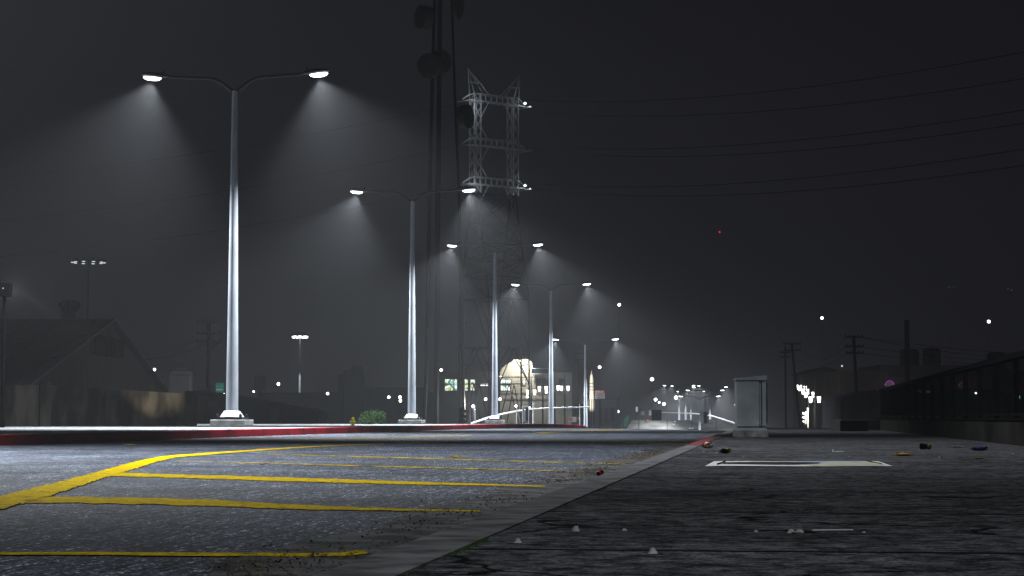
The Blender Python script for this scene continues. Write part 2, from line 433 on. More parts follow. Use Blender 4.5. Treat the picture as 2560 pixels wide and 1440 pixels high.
ribbon("painted_lane_line", [(330,1105),(620,1100),(900,1094.4),(1180,1087.8)], [(330,1105.8),(620,1100.9),(900,1095.5),(1180,1088.7)], M_yellow2, .0055, .3)
ribbon("painted_lane_line", [(1330,1082.5),(1370,1079),(1420,1078),(1480,1076),(1560,1074.5)], [(1330,1083),(1370,1082),(1420,1080),(1480,1077),(1560,1075.3)], M_yellow, .0055, .3)
ribbon("painted_lane_line", [(990,1108),(1110,1104.5),(1250,1101)], [(990,1109),(1110,1105.7),(1250,1101.7)], M_yellow2, .0055, .3)
# faded red paint on the near kerb top
for y0, y1, a in ((29.5, 39, 1), (45, 49, 1)):
    ys = frange(y0, y1, 8); mb = MB()
    for y in ys: mb.v += [(kRo(y) + .004, y, .1585), (kR(y) - .02, y, .1585)]
    for i in range(len(ys) - 1): mb.f.append((2*i, 2*i+1, 2*i+3, 2*i+2))
    o = mb.build("kerb_paint", M_redfade); o['kind'] = 'structure'

# ---------------------------------------------------------------- twin street lamps
LH = 11.42
def make_lamp():
    r = thing("street_lamp", (0, 0, 0), "", "street lamp", "twin-headed street lamps along the road")
    MB().box((0, 0, .10), (1.15, 1.15, .20)).build("concrete_footing", M_block, r, bevel=.03)
    bolts = MB().box((0, 0, .235), (.9, .9, .07))
    for sx in (-1, 1):
        for sy in (-1, 1): bolts.lathe([(.045, .0), (.045, .09), (.03, .12)], 6, (sx * .38, sy * .38, .27))
    bolts.build("base_plate", M_dkmetal, r)
    MB().lathe([(.39, .27), (.39, .30), (.27, .47), (.25, .49), (.20, .49)], 8).build("flange_cover", M_flange, r)
    # fluted tapering pole
    n = 24; prof = [(.200, .48), (.192, 1.5), (.165, 4), (.135, 7), (.105, 9.6), (.092, 10.95)]
    MB().lathe(prof, n).build("pole", M_galv, r, smooth=True)
    for s in (1, -1):
        pts = [(0, 0, 10.9), (.18*s, 0, 11.03), (.42*s, 0, 11.22), (.65*s, 0, 11.34), (.9*s, 0, 11.385), (1.5*s, 0, 11.42), (2.3*s, 0, 11.47)]
        MB().tube(pts, [.06, .06, .055, .05, .05, .045, .045], 10).build("arm", M_dkmetal, r, smooth=True)
        tilt = R(7) * s
        def T(x, z): return (s * (2.2 + x), z)
        # housing: lofted sections along the arm
        secs = [(0, .05, .05, 11.47), (.12, .07, .08, 11.475), (.28, .16, .12, 11.485), (.5, .21, .14, 11.50), (.72, .20, .12, 11.525), (.88, .13, .08, 11.545), (.96, .04, .03, 11.555)]
        mb = MB()
        for x, wy, hz_, zc in secs:
            for k in range(12):
                t = 2 * math.pi * k / 12
                zz = math.sin(t); zz = zz * hz_ if zz > 0 else zz * .45 * hz_
                mb.v.append((s * (2.2 + x), wy * math.cos(t), zc + zz))
        for i in range(len(secs) - 1):
            for k in range(12): mb.f.append((i*12+k, i*12+(k+1) % 12, (i+1)*12+(k+1) % 12, (i+1)*12+k))
        mb.f += [tuple(range(12)), tuple(range((len(secs)-1)*12, len(secs)*12))]
        h = mb.build("lamp_head", M_head, r, smooth=True)
        # bowl-shaped lens on the underside
        lb = MB()
        for j, (q, dz) in enumerate(((1, 0), (.85, -.05), (.5, -.085))):
            for k in range(16):
                t = 2 * math.pi * k / 16
                x = .60 + .31 * q * math.cos(t); lb.v.append((s * (2.2 + x), .18 * q * math.sin(t), 11.405 + .075 * x + dz))
        for j in range(2):
            for k in range(16): lb.f.append((j*16+k, j*16+(k+1) % 16, (j+1)*16+(k+1) % 16, (j+1)*16+k))
        lb.f += [tuple(range(16)), tuple(range(32, 48))]
        lb.build("lens", M_lens, h, smooth=True)
        MB().lathe([(.04, 11.55), (.04, 11.66), (.02, 11.68)], 8, (s * 2.42, 0, 0)).build("photocell", M_head, h)
        ld = bpy.data.lights.new("lamp_light", 'SPOT'); ld.energy = LAMP_W; ld.color = (.90, .95, 1)
        ld.spot_size = R(112); ld.spot_blend = .58; ld.shadow_soft_size = .12
        lo = bpy.data.objects.new("lamp_light", ld); COL.objects.link(lo); lo.parent = r
        lo.location = (s * 2.80, 0, 11.34); lo.rotation_euler = (0, -R(17) * s, 0)
    freeze(r); return r
LP = make_lamp()
first = True
def place_lamp(px, Y, lensy, label, X=None, root=None):
    global first
    z = W(px, lensy, Y).z - LH if root is None else root
    x = W(px, 1045, Y).x if X is None else X
    if first:
        LP.location = (x, Y, z); LP.rotation_euler = (0, 0, ROADROT); LP['label'] = label; first = False; return LP
    return copy_tree(LP, loc=(x, Y, z), rz=ROADROT, label=label)
place_lamp(580, 65, 192, "tallest twin-headed street lamp, nearest, on its concrete block on the red-kerbed island")
place_lamp(1029.5, 98, 479, "second tallest twin street lamp, just behind the yellow hydrant and green bush")
place_lamp(1237, 128.5, 614, "twin street lamp standing in front of the lattice pylon")
place_lamp(1378, 156, 712, "twin street lamp right of the pylon, its base at the tip of the red kerb")
place_lamp(1464, 187, 849, "twin street lamp with its heads level with the pylon's foot, beside the cream obelisk")
l0 = place_lamp(0, 28.5, 0, "twin street lamp on the island nearer than the frame's edge", X=-12.6, root=.22); relight(l0, 1.1, 117, 20)
l1 = place_lamp(0, -4.6, 0, "twin street lamp on the sidewalk behind the camera", X=4.2, root=.15); relight(l1, .24, 120)
for px, Y, ly, lb in ((1749, 300, 991, "lowest-headed twin street lamp of the distant cluster left of the cabinet"),
                      (1763, 326, 976, "distant twin street lamp whose pole rises behind the hanging traffic signal"),
                      (1775, 350, 968, "distant twin street lamp closest to the grey cabinet"),
                      (1698, 385, 964, "distant twin street lamp farthest left in the cluster over the concrete barrier"),
                      (1714, 420, 965, "distant twin street lamp second from the left over the concrete barrier"),
                      (1727, 445, 979, "smallest distant twin street lamp in the middle of the cluster")):
    place_lamp(px, Y, ly, lb)

# ---------------------------------------------------------------- cabinet
def cabinet():
    Y = 42.4; x0 = W(1842, 1092, Y).x; x1 = W(1921, 1092, Y).x; wd = x1 - x0; z0 = .15
    r = thing("utility_cabinet", ((x0+x1)/2, Y + .35, z0), "grey metal utility cabinet with sloping lid on a concrete plinth at the sidewalk edge", "cabinet", rz=R(-3))
    h = wd / 2
    MB().box((0, 0, .055), (wd + .03, .80, .17)).build("plinth", M_cabconc, r, bevel=.008)
    MB().box((-.0, 0, .165), (wd - .035, .70, .05)).build("skirt", M_cab, r)
    MB().box((0, 0, .705), (wd - .04, .70, 1.02)).build("body", M_cab, r, bevel=.006)
    MB().box((-.075, -.356, .715), (wd - .19, .012, .985)).build("door", M_cab, r, bevel=.003)
    MB().box((.268, -.356, .715), (.085, .012, .985)).build("side_panel", M_cab, r, bevel=.003)
    s = MB(); s.box((.205, -.354, .715), (.007, .012, .99)); s.box((.22, -.358, .715), (.006, .008, .99)); s.box((0, -.353, .213), (wd - .06, .010, .012))
    s.build("seam", M_cabdark, r)
    zl, zr = 1.245, 1.305
    poly = [(-h - .0, -.40, 1.195), (h - .005, -.40, 1.195), (h - .005, -.40, zr), (-h, -.40, zl)]
    MB().prism(poly, (0, .80, 0)).build("lid", M_cab, r, bevel=.006)
    MB().box((0, 0, 1.19), (wd - .005, .76, .012)).build("lid_seam", M_cabdark, r)
    MB().box((.125, -.366, .29), (.075, .006, .05)).build("label_plate", mat("plate_grey", (.52, .53, .52), (.4, .4, .4), .5, 20), r)
    for x, z in ((.168, 1.16), (.255, 1.16), (.175, .235), (.262, .235)): MB().tube([(x, -.362, z), (x, -.372, z)], .010, 8).build("lock", M_black, r)
    MB().box((h - .004, -.02, .72), (.03, .62, .88)).build("vent_box", M_cab, r, bevel=.004)
    return r
cabinet()

# ---------------------------------------------------------------- fence on low wall (right)
def fence():
    ux, uy = math.sin(-ROADROT), math.cos(ROADROT)
    y0, y1 = 20.0, 68.2; x0 = 3.58 + .1295 * y0 - .0; x1 = 3.58 + .1295 * y1
    d = Vector((x1 - x0, y1 - y0, 0)); L = d.length; d.normalize(); ang = math.atan2(d.y, d.x)
    lw = thing("low_wall", (x0, y0, .15), "low dark concrete wall along the sidewalk, carrying the railing", "wall", rz=ang)
    MB().b2(0, L + .3, -.3, 0, 0, .365).build("wall_body", mat("low_wall_concrete", (.015, .015, .013), (.007, .007, .006), .95, .8, bump=.4, detail=10, spec=0.0), lw)
    MB().b2(-.02, L + .32, -.34, .04, .365, .40).build("coping", M_black, lw)
    f = thing("railing_fence", (x0, y0, .55), "black vertical-bar railing running along the top of the low wall", "fence", rz=ang)
    MB().b2(0, L, -.20, -.10, .03, .075).build("bottom_rail", M_black, f)
    MB().b2(-.02, L, -.225, -.075, .90, .985).build("top_rail", M_black, f)
    k = 0
    while k * 2.67 < L + .1:
        MB().b2(k*2.67 - .045, k*2.67 + .045, -.195, -.105, .0, .9).build("post", M_black, f); k += 1
    b = MB(); x = .12
    while x < L:
        if abs(x / 2.67 - round(x / 2.67)) * 2.67 > .07: b.b2(x - .004, x + .004, -.154, -.146, .075, .9)
        x += .13
    b.build("railing_bars", M_black, f)
fence()
# steps / kerb blocks at the end of the wall
o = MB().b2(9.9, 10.75, 60.5, 62.2, .0, .48).build("concrete_block", mat("block_dark", (.02, .02, .018), None, .9, 2), bevel=.02)
tag(o, "squat dark concrete block standing at the far end of the low wall", "block")
o = MB().b2(10.85, 12.5, 66, 67.3, .0, .50).build("concrete_block", mat("block_pale", (.04, .038, .03), (.02, .02, .02), .9, 2), bevel=.02)
tag(o, "wider concrete block with a pale end, next to the low wall's end", "block")

# ---------------------------------------------------------------- hydrant and bush
def hydrant():
    p = W(882, 1064, 90); s = .5
    r = thing("fire_hydrant", (p.x, 90, .22), "small yellow fire hydrant on the red-kerbed island", "hydrant", rz=R(20))
    MB().lathe([(.085, 0), (.085, .03), (.06, .035), (.055, .10), (.062, .11), (.062, .20), (.075, .215), (.075, .24), (.055, .25), (.05, .29)], 16).build("barrel", M_hyd, r, smooth=True)
    MB().lathe([(.078, .29), (.078, .305), (.06, .335), (.025, .35), (.02, .375)], 16).build("bonnet", M_hyd, r, smooth=True)
    for a in (0, 180, 270):
        d = Vector((math.cos(R(a)), math.sin(R(a)), 0))
        o = MB().tube([d*.05 + Vector((0,0,.17)), d*.10 + Vector((0,0,.17)), d*.10 + Vector((0,0,.17)), d*.135 + Vector((0,0,.17))], [.028, .028, .036, .036], 10).build("hose_outlet", M_hyd, r, smooth=True)
hydrant()
def bush(px, Y, w_, h_, zb, label, n=1600, mt=None):
    x = W(px, 1045, Y).x
    r = thing("bush", (x, Y, zb), label, "bush")
    st = MB()
    for k in range(7):
        a = random.uniform(0, 6.28); st.tube([(0, 0, 0), (math.cos(a)*w_*.15, math.sin(a)*w_*.15, h_*.4), (math.cos(a)*w_*.35, math.sin(a)*w_*.3, h_*.8)], [.02, .014, .006], 5)
    st.build("stem", M_wood, r)
    cl = [(random.uniform(-.5, .5) * w_ * .75, random.uniform(-.5, .5) * w_ * .7, random.uniform(.15, .75) * h_, random.uniform(.14, .26) * w_) for _ in range(13)]
    lf = MB()
    for i in range(n):
        cx, cy, cz, cr = random.choice(cl)
        v = Vector((random.gauss(0, 1), random.gauss(0, 1), random.gauss(0, 1))).normalized() * cr * random.uniform(.5, 1.08)
        p = Vector((cx, cy, cz)) + v
        if p.z < .0: p.z = random.uniform(0, .1)
        a = Vector((random.gauss(0, 1), random.gauss(0, 1), random.gauss(0, 1))).normalized(); b = a.orthogonal().normalized()
        s_ = random.uniform(.018, .035) * (w_ / 1.3)
        lf.add([p - a*s_*1.6, p + b*s_*.7, p + a*s_*1.6, p - b*s_*.7], [(0, 1, 2, 3)])
    lf.build("foliage", mt or M_leaf, r)
bush(932, 105, 1.35, .72, .2, "rounded green bush on the island between the hydrant and the second lamp")
bush(1122, 175, 2.2, .75, -.7, "low dim hedge behind the far end of the island, beside the antenna mast's foot", 700)

# ---------------------------------------------------------------- lattice pylon
def pylon():
    Y = 280.0; th = R(37.0); c0 = W(1235, 1045, Y); base_z = gz(c0.x, Y)
    r = thing("lattice_pylon", (c0.x, Y, base_z), "tall steel lattice power pylon with two horns and three cross-girders", "pylon", rz=th)
    def H(py): return W(1235, py, Y).z - base_z
    z490, z750 = H(487), H(750)
    body = MB(); L = lambda m_, a, b, rr=.05: m_.tube([a, b], rr, 4, caps=False)
    # splayed legs
    lv = [0, H(960), H(870), z750, H(695), H(650), H(612), H(560), z490]
    def half(z):
        if z <= z750: return 3.45 + (z750 - z) * .004, 3.45 + (z750 - z) * .004
        t = (z - z750) / (z490 - z750); return 3.45 - .15 * t, 3.45 + (.62 - 3.45) * t
    def cor(z): hx, hy = half(z); return [Vector((sx*hx, sy*hy, z)) for sx, sy in ((-1,-1),(1,-1),(1,1),(-1,1))]
    for i in range(len(lv) - 1):
        A, B = cor(lv[i]), cor(lv[i+1])
        for k in range(4):
            L(body, A[k], B[k], .11); L(body, B[k], B[(k+1) % 4], .07)
            a2, b2 = A[(k+1) % 4], B[(k+1) % 4]
            if lv[i] < z750 - .1:      # K-bracing with secondary struts
                mid = (B[k] + b2) / 2; L(body, A[k], mid, .07); L(body, a2, mid, .07)
                L(body, A[k].lerp(mid, .5), A[k].lerp(B[k], .55), .045); L(body, a2.lerp(mid, .5), a2.lerp(b2, .55), .045)
            else:
                L(body, A[k], b2, .06); L(body, a2, B[k], .06)
    body.build("tower_body", M_black, r)  # black instead of tower steel: the unlit body's shade is put into its colour
    # twin columns
    gl = [H(465), H(368), H(258)]
    for s in (-1, 1):
        col = MB(); cx = s * 3.3; hw = .58
        zs = []; z = z490
        step = (gl[2] + 1.0 - z490) / 8
        for i in range(9): zs.append(z490 + i * step)
        for i in range(8):
            q = [Vector((cx + sx*hw, sy*hw, 0)) for sx, sy in ((-1,-1),(1,-1),(1,1),(-1,1))]
            for k in range(4):
                a, b = q[k], q[(k+1) % 4]; z0 = Vector((0,0,zs[i])); z1 = Vector((0,0,zs[i+1]))
                L(col, a+z0, a+z1, .06); L(col, a+z0, b+z1, .028); L(col, b+z0, a+z1, .028)
        # knee braces to the girders
        for g in gl:
            L(col, Vector((cx - s*hw, -hw, g - 2.3)), Vector((cx - s*1.9, -hw, g - .1)), .05)
            L(col, Vector((cx - s*hw, -hw, g + 2.6)), Vector((cx - s*1.7, -hw, g + 1.0)), .05)
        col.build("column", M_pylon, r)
        # horn
        hn = MB(); zt = H(179); tip = Vector((s * 4.6, 0, zt)); z0 = gl[2] + 1.0
        foot = [Vector((cx + s*.6, -.58, z0)), Vector((cx + s*.6, .58, z0)), Vector((cx - s*2.0, .58, z0)), Vector((cx - s*2.0, -.58, z0))]
        m1 = [f.lerp(tip, .45) for f in foot]
        for f in foot: L(hn, f, tip, .07)
        for k in range(4): L(hn, m1[k], m1[(k+1) % 4], .05)
        hn.build("horn", M_pylon, r)
    for g in gl:
        gr = MB(); xo = 5.5
        for sy in (-.58, .58):
            L(gr, Vector((-3.9, sy, g)), Vector((3.9, sy, g)), .08); L(gr, Vector((-3.9, sy, g+1.0)), Vector((3.9, sy, g+1.0)), .07)
            for i in range(9):
                x = -3.9 + i * .975; L(gr, Vector((x, sy, g)), Vector((x, sy, g+1.0)), .045)
            for s in (-1, 1):
                L(gr, Vector((s*3.9, sy, g)), Vector((s*xo, 0, g)), .07); L(gr, Vector((s*3.9, sy, g+1.0)), Vector((s*xo, 0, g+.1)), .06)
        for i in range(9):
            x = -3.9 + i * .975; L(gr, Vector((x, -.58, g)), Vector((x, .58, g)), .045)
        # long insulator yoke across each tip
        for s in (-1, 1): L(gr, Vector((s*xo, -1.4, g - .15)), Vector((s*xo, 1.4, g - .15)), .12)
        gr.build("cross_girder", M_pylon, r)
    for g in (gl[0], gl[2]):
        o = MB().ico((4.9, -.75, g + .35), .17, 2).build("warning_lamp", M_bulb, r)
        ld = bpy.data.lights.new("warning_or_fill_light", 'POINT'); ld.energy = 230; ld.color = (.9, .96, 1); ld.shadow_soft_size = .15
        lo = bpy.data.objects.new("warning_or_fill_light", ld); COL.objects.link(lo); lo.parent = r; lo.location = (5.2, -1.5, g + .2)
        ld = bpy.data.lights.new("warning_or_fill_light", 'POINT'); ld.energy = 650; ld.color = (.9, .96, 1); ld.shadow_soft_size = .15  # added fill light with no lamp of its own, brightens the left column
        lo = bpy.data.objects.new("warning_or_fill_light", ld); COL.objects.link(lo); lo.parent = r; lo.location = (-4.9, -2.2, g - 1.2)
pylon()

# power lines from the pylon to the right
def cable(name, p0, p1, sag, r_, label, cat="power line", group=None, mt=None, n=26):
    pts = []
    for i in range(n + 1):
        t = i / n; p = Vector(p0).lerp(Vector(p1), t); p.z -= sag * 4 * t * (1 - t); pts.append(p)
    o = MB().tube(pts, r_, 5).build(name, mt or M_wire); return tag(o, label, cat, group)
for (a, ya, b, yb, lb) in ((1300, 250, 2720, 98, "topmost power line running right from the pylon's horn"), (1337, 279, 2720, 168, "second power line from the top, leaving the pylon's upper girder"),
                       (1300, 362, 2720, 247, "third power line down, from the pylon's middle girder"), (1337, 377, 2720, 282, "fourth power line down, just below the middle girder"),
                       (1300, 456, 2720, 345, "fifth power line down, from the pylon's lowest girder"), (1337, 473, 2720, 388, "lowest power line running right from the pylon")):
    cable("power_line", W(a, ya, 277), W(b, yb, 165), 2.0, .035, lb, group="power lines on the pylon")
for (a, ya, b, yb, lb) in ((1135, 262, -120, 452, "faint upper power line running left from the pylon across the lamp's pole"), (1135, 365, -120, 560, "faint middle power line running left from the pylon"), (1135, 466, -120, 650, "faint lower power line running left from the pylon")):
    cable("power_line", W(a, ya, 283), W(b, yb, 330), 1.5, .035, lb, group="power lines on the pylon")

# ---------------------------------------------------------------- three-legged antenna mast with drum dishes
def mast():
    Y = 180.0; c = W(1098, 1045, Y); bz = gz(c.x, Y)
    r = thing("antenna_mast", (c.x, Y, bz), "tall brown three-legged antenna mast carrying grey drum dishes, left of the pylon", "mast")
    def P(px, py, dy=0):
        p = W(px, py, Y + dy); return (p.x - c.x, dy, p.z - bz)
    zt = -70
    MB().tube([P(1060, 1075, -1), P(1067, 900, -1), P(1076, 400, -1), P(1088, zt, -1)], [.19, .18, .17, .16], 8).build("leg", M_brown, r, smooth=True)
    MB().tube([P(1090, 1075), P(1092, 900), P(1096, 400), P(1101, zt)], [.24, .24, .23, .22], 8).build("leg", M_brown, r, smooth=True)
    MB().tube([P(1161, 1075, 1), P(1155, 820, 1), P(1148, 500, 1), P(1138, 260, 1), P(1127, zt, 1)], [.15, .15, .14, .13, .12], 8).build("leg", M_brown, r, smooth=True)
    def drum(px, py, rad, ax, dy, dep=.9):
        c_ = Vector(P(px, py, dy)); ax = Vector(ax).normalized(); rr = rad * Y / F
        pts = [c_ - ax*dep*.5, c_ - ax*dep*.35, c_ + ax*dep*.5, c_ + ax*dep*.5 + ax*.02, c_ + ax*dep*.62]
        d = MB().tube(pts, [rr*.7, rr*.97, rr, rr*.97, rr*.55], 20).build("dish", M_dish, r, smooth=True)
        MB().tube([c_ - ax*dep*.4, (c_.x + (.55 if px < 1098 else -.5), dy, c_.z)], .05, 6).build("bracket", M_brown, d)
    drum(1062, 43, 30, (-.85, -.55, 0), -1.2, 1.0)
    drum(1145, 18, 33, (.93, -.25, -.15), 1.0, .45)
    drum(1075, 164, 31, (-.35, -.9, -.15), -2.0, .8)
    drum(1099, 154, 30, (.55, -.6, 0), .8, .9)
    drum(1161, 292, 31, (.86, -.45, 0), 0, .85)
mast()

# ---------------------------------------------------------------- left yard
def barn():
    Yr = 130.0; xg = W(270, 799, Yr).x
    Yn, Yf = 107.0, 152.0
    ez = W(50, 965, Yn).z; rz_ = W(270, 799, Yr).z
    r = thing("barn", (xg - 20, Yr, gz(xg, Yr)), "large dark barn with pitched sheet roof behind the yard wall", "barn")
    o = Vector((xg - 20, Yr, 0))
    P = lambda x, y, z: (x - o.x, y - o.y, z)
    w_ = MB(); w_.prism([P(xg, Yn, 0), P(xg, Yf, 0), P(xg, Yf, ez), P(xg, Yr, rz_ - .1), P(xg, Yn, ez)], (-44, 0, 0))
    w_.build("wall", M_barnwall, r)
    rf = MB()
    nr = Vector((0, -(rz_ - ez), Yr - Yn)).normalized()
    t = .07
    rf.add([P(xg+.5, Yn-.7, ez-.15), P(xg+.5, Yr, rz_), P(xg-45, Yr, rz_), P(xg-45, Yn-.7, ez-.15),
            P(xg+.5, Yn-.7, ez-.15+t), P(xg+.5, Yr, rz_+t), P(xg-45, Yr, rz_+t), P(xg-45, Yn-.7, ez-.15+t)],
           [(0,1,2,3),(4,7,6,5),(0,4,5,1),(1,5,6,2),(2,6,7,3),(3,7,4,0)])
    rf.add([P(xg+.5, Yf+.7, ez-.15), P(xg+.5, Yr+.01, rz_), P(xg-45, Yr+.01, rz_), P(xg-45, Yf+.7, ez-.15),
            P(xg+.5, Yf+.7, ez-.15+t), P(xg+.5, Yr+.01, rz_+t), P(xg-45, Yr+.01, rz_+t), P(xg-45, Yf+.7, ez-.15+t)],
           [(3,2,1,0),(5,6,7,4),(1,5,4,0),(2,6,5,1),(3,7,6,2),(0,4,7,3)])
    rr = rf.build("roof", M_barnroof, r)
    sm = MB()
    for f in (.36, .70):
        y = Yn + (Yr - Yn) * f; z = ez + (rz_ - ez) * f
        sm.box(P(xg - 22, y, z + t + .02), (44.5, .35, .07))
    for k in range(14):
        x = xg - .3 - k * 2.4
        sm.tube([P(x, Yn-.6, ez-.12+t+.02), P(x, Yr, rz_+t+.02)], .06, 4)
    sm.build("roof_seam", mat("seam_grey", (.05, .06, .068), None, .6), rr)
    lv = MB()
    for k in range(12): lv.b2(.0 + 20.03, 20.12, -5 + k*.85, -4.6 + k*.85, rz_ - 2.4, rz_ - 1.1)
    lv.build("louvre", M_black, r)
    tb = MB(); vx = W(173, 799, Yr).x - o.x
    tb.lathe([(.42, rz_+.1), (.40, rz_+.62)], 14, (vx, 0, 0))
    for k in range(14):
        a = 2*math.pi*k/14
        tb.tube([(vx+.38*math.cos(a), .38*math.sin(a), rz_+.62), (vx+.62*math.cos(a+.2), .62*math.sin(a+.2), rz_+.85), (vx+.62*math.cos(a+.4), .62*math.sin(a+.4), rz_+1.05), (vx+.35*math.cos(a+.6), .35*math.sin(a+.6), rz_+1.27)], [.09,.10,.10,.07], 5)
    tb.lathe([(.50, rz_+.64), (.55, rz_+.95), (.35, rz_+1.2)], 14, (vx, 0, 0))
    tb.build("roof_ventilator", M_barnroof, r, smooth=True)
barn()
def ywall(px0, px1, top0, top1, Y0, Y1, name="yard_wall", label="", mt=None, th=.35):
    a = W(px0, top0, Y0); b = W(px1, top1, Y1)
    r = thing(name, (a.x, Y0, .0), label, "wall")
    d = Vector((b.x - a.x, Y1 - Y0, 0)); n_ = Vector((-d.y, d.x, 0)).normalized() * th
    MB().add([(0,0,0), d, d + n_, n_, (0,0,a.z), (d.x,d.y,b.z), (d.x+n_.x,d.y+n_.y,b.z), (n_.x,n_.y,a.z)],
             [(0,3,2,1),(4,5,6,7),(0,1,5,4),(1,2,6,5),(2,3,7,6),(3,0,4,7)]).build("wall_panel", mt or M_wall, r)
    m = MB(); L = d.length; k = 0; du = d.normalized()
    while k * 6.0 < L:
        q = du * (k * 6.0); z = a.z + (b.z - a.z) * (k*6.0/L)
        m.box((q.x, q.y, z/2 + .06), (.45, .45, z + .12), math.atan2(d.y, d.x)); k += 1
    m.build("pier", mt or M_wall, r)
    return r
ywall(-200, 105, 964, 962, 79, 80.5, label="shorter darker stretch of the yard wall at the far left")
ywall(112, 482, 962, 985, 80.5, 83, label="long stained concrete yard wall with a warm pool of light on it")
# lit by the floodlight on the left edge
def flood():
    Y = 70.0; p = W(8, 960, Y)
    r = thing("floodlight_pole", (p.x, Y, .2), "dark pole with a boxy floodlight at the left edge of the yard", "floodlight")
    zt = W(8, 740, Y).z - .2
    MB().tube([(0, 0, 0), (0, 0, zt)], [.075, .06], 10).build("pole", M_black, r)
    h = MB().box((.02, 0, zt + .22), (.40, .42, .48), M=Matrix.Rotation(R(5), 3, 'Y')).build("floodlight_head", M_black, r, bevel=.02)
    MB().ico((.0, -.24, zt + .26), .022, 1).build("indicator", M_bulb_dim, h)
    MB().box((.02, .225, zt + .22), (.34, .02, .42)).build("lens", emat("flood_lens", (1, .95, .85), 4), h)
    tgt = W(372, 968, 82)
    ld = bpy.data.lights.new("flood_light", 'SPOT'); ld.energy = 16000; ld.color = (1, .86, .64); ld.spot_size = R(11); ld.spot_blend = .75; ld.shadow_soft_size = .05
    lo = bpy.data.objects.new("flood_light", ld); COL.objects.link(lo)
    lo.parent = r; loc = Vector((.5, .4, zt + .2)); lo.location = loc
    d = tgt - (Vector(r.location) + loc); lo.rotation_euler = d.to_track_quat('-Z', 'Y').to_euler()
    ld = bpy.data.lights.new("flood_spill", 'POINT'); ld.energy = 900; ld.shadow_soft_size = .1
    lo = bpy.data.objects.new("flood_spill", ld); COL.objects.link(lo); lo.parent = r; lo.location = (.1, .7, zt + .2)
flood()
def bld(name, px0, px1, top, Y, dep, mt, label, cat, roof=None, base=None):
    a = W(px0, top, Y); b = W(px1, top, Y); zb = gz(a.x, Y) if base is None else base
    r = thing(name, ((a.x+b.x)/2, Y, zb), label, cat)
    hw = (b.x - a.x)/2; h = a.z - zb
    MB().b2(-hw, hw, 0, dep, -.3, h).build("wall", mt, r)
    return r, hw, h, zb
# hopper tank with small cap
r, hw, h, zb = bld("rooftop_hut", 424, 474, 936, 106, 1.0, M_dark, "small square hut with a railed cap rising behind the yard wall", "hut")
MB().prism([(-hw-.05, -.05, h), (hw+.05, -.05, h), (hw*.7, -.05, h+.16), (-hw*.7, -.05, h+.16)], (0, 1.1, 0)).build("roof", M_dark, r)
m = MB()
for s in (-1, 1):
    m.tube([(s*hw*.75, 0, h+.1), (s*hw*.75, 0, h+.28)], .02, 5); m.tube([(s*hw*.75, 1, h+.1), (s*hw*.75, 1, h+.28)], .02, 5)
m.tube([(-hw*.75, 0, h+.28), (hw*.75, 0, h+.28)], .02, 5); m.build("railing", M_dark, r)
def lowshed():
    Y = 120; pts = [(474, 978), (505, 982), (560, 990), (640, 998), (720, 1014), (795, 1030), (795, 1075), (474, 1075)]
    r = thing("low_shed", (W(634, 1045, Y).x, Y, 0), "long low dark shed with a sloping roof right of the yard wall", "shed")
    o = W(634, 1045, Y)
    MB().prism([W(a, b, Y) - Vector((o.x, Y, 0)) for a, b in pts], (0, 6, 0)).build("wall", M_black, r)
    rp = [(470, 974), (505, 978), (560, 987), (640, 995), (720, 1011), (800, 1027), (800, 1031), (720, 1015), (640, 999), (560, 991), (505, 983), (470, 979)]
    MB().prism([W(a, b, Y - .4) - Vector((o.x, Y, 0)) for a, b in rp], (0, 7, 0)).build("roof", M_black, r)
    m = MB()
    for px, y0 in ((505, 990), (535, 1002), (690, 1022)):
        a = W(px, y0, Y - .15) - Vector((o.x, Y, 0)); MB().b2(a.x - .3, a.x + .3, -.3, 0, 0, a.z).build("pilaster", M_dark, r)
lowshed()
def utility_pole(px, ptop, Y, arms, hw_, label, lean=0.0, group="wooden utility poles", thick=.13):
    a = W(px, ptop, Y); zb = gz(a.x, Y); H_ = a.z - zb
    r = thing("utility_pole", (a.x - math.sin(lean) * 0, Y, zb), label, "utility pole", group)
    off = -lean
    MB().tube([(off * H_, 0, 0), (0, 0, H_)], [thick * 1.25, thick], 8).build("pole", M_wood, r)
    for ay in arms:
        z = W(px, ay, Y).z - zb; x = off * (H_ - z)
        w2 = hw_ * Y / F
        c = MB().box((x, -.16, z), (2*w2, .1, .11)).build("crossarm", M_wood, r)
        for q in (-.95, -.45, .45, .95): MB().lathe([(.03, 0), (.055, .05), (.05, .12), (.02, .16)], 8, (x + q*w2, -.16, z + .05)).build("insulator", M_dkmetal, c)
    return r
utility_pole(523, 799, 150, (806, 835, 855), 30, "wooden utility pole with three crossarms, left of the nearest street lamp", .012)
cable("overhead_wire", W(495, 851, 150), W(330, 890, 146), .25, .02, "upper overhead wire sagging from the left utility pole to the barn", group="wires by the barn")
cable("overhead_wire", W(515, 860, 150), W(320, 900, 146), .35, .02, "middle overhead wire sagging from the left utility pole to the barn", group="wires by the barn")
cable("overhead_wire", W(548, 856, 150), W(330, 895, 146), 1.1, .02, "lowest, deeply sagging wire from the left utility pole to the barn", group="wires by the barn")

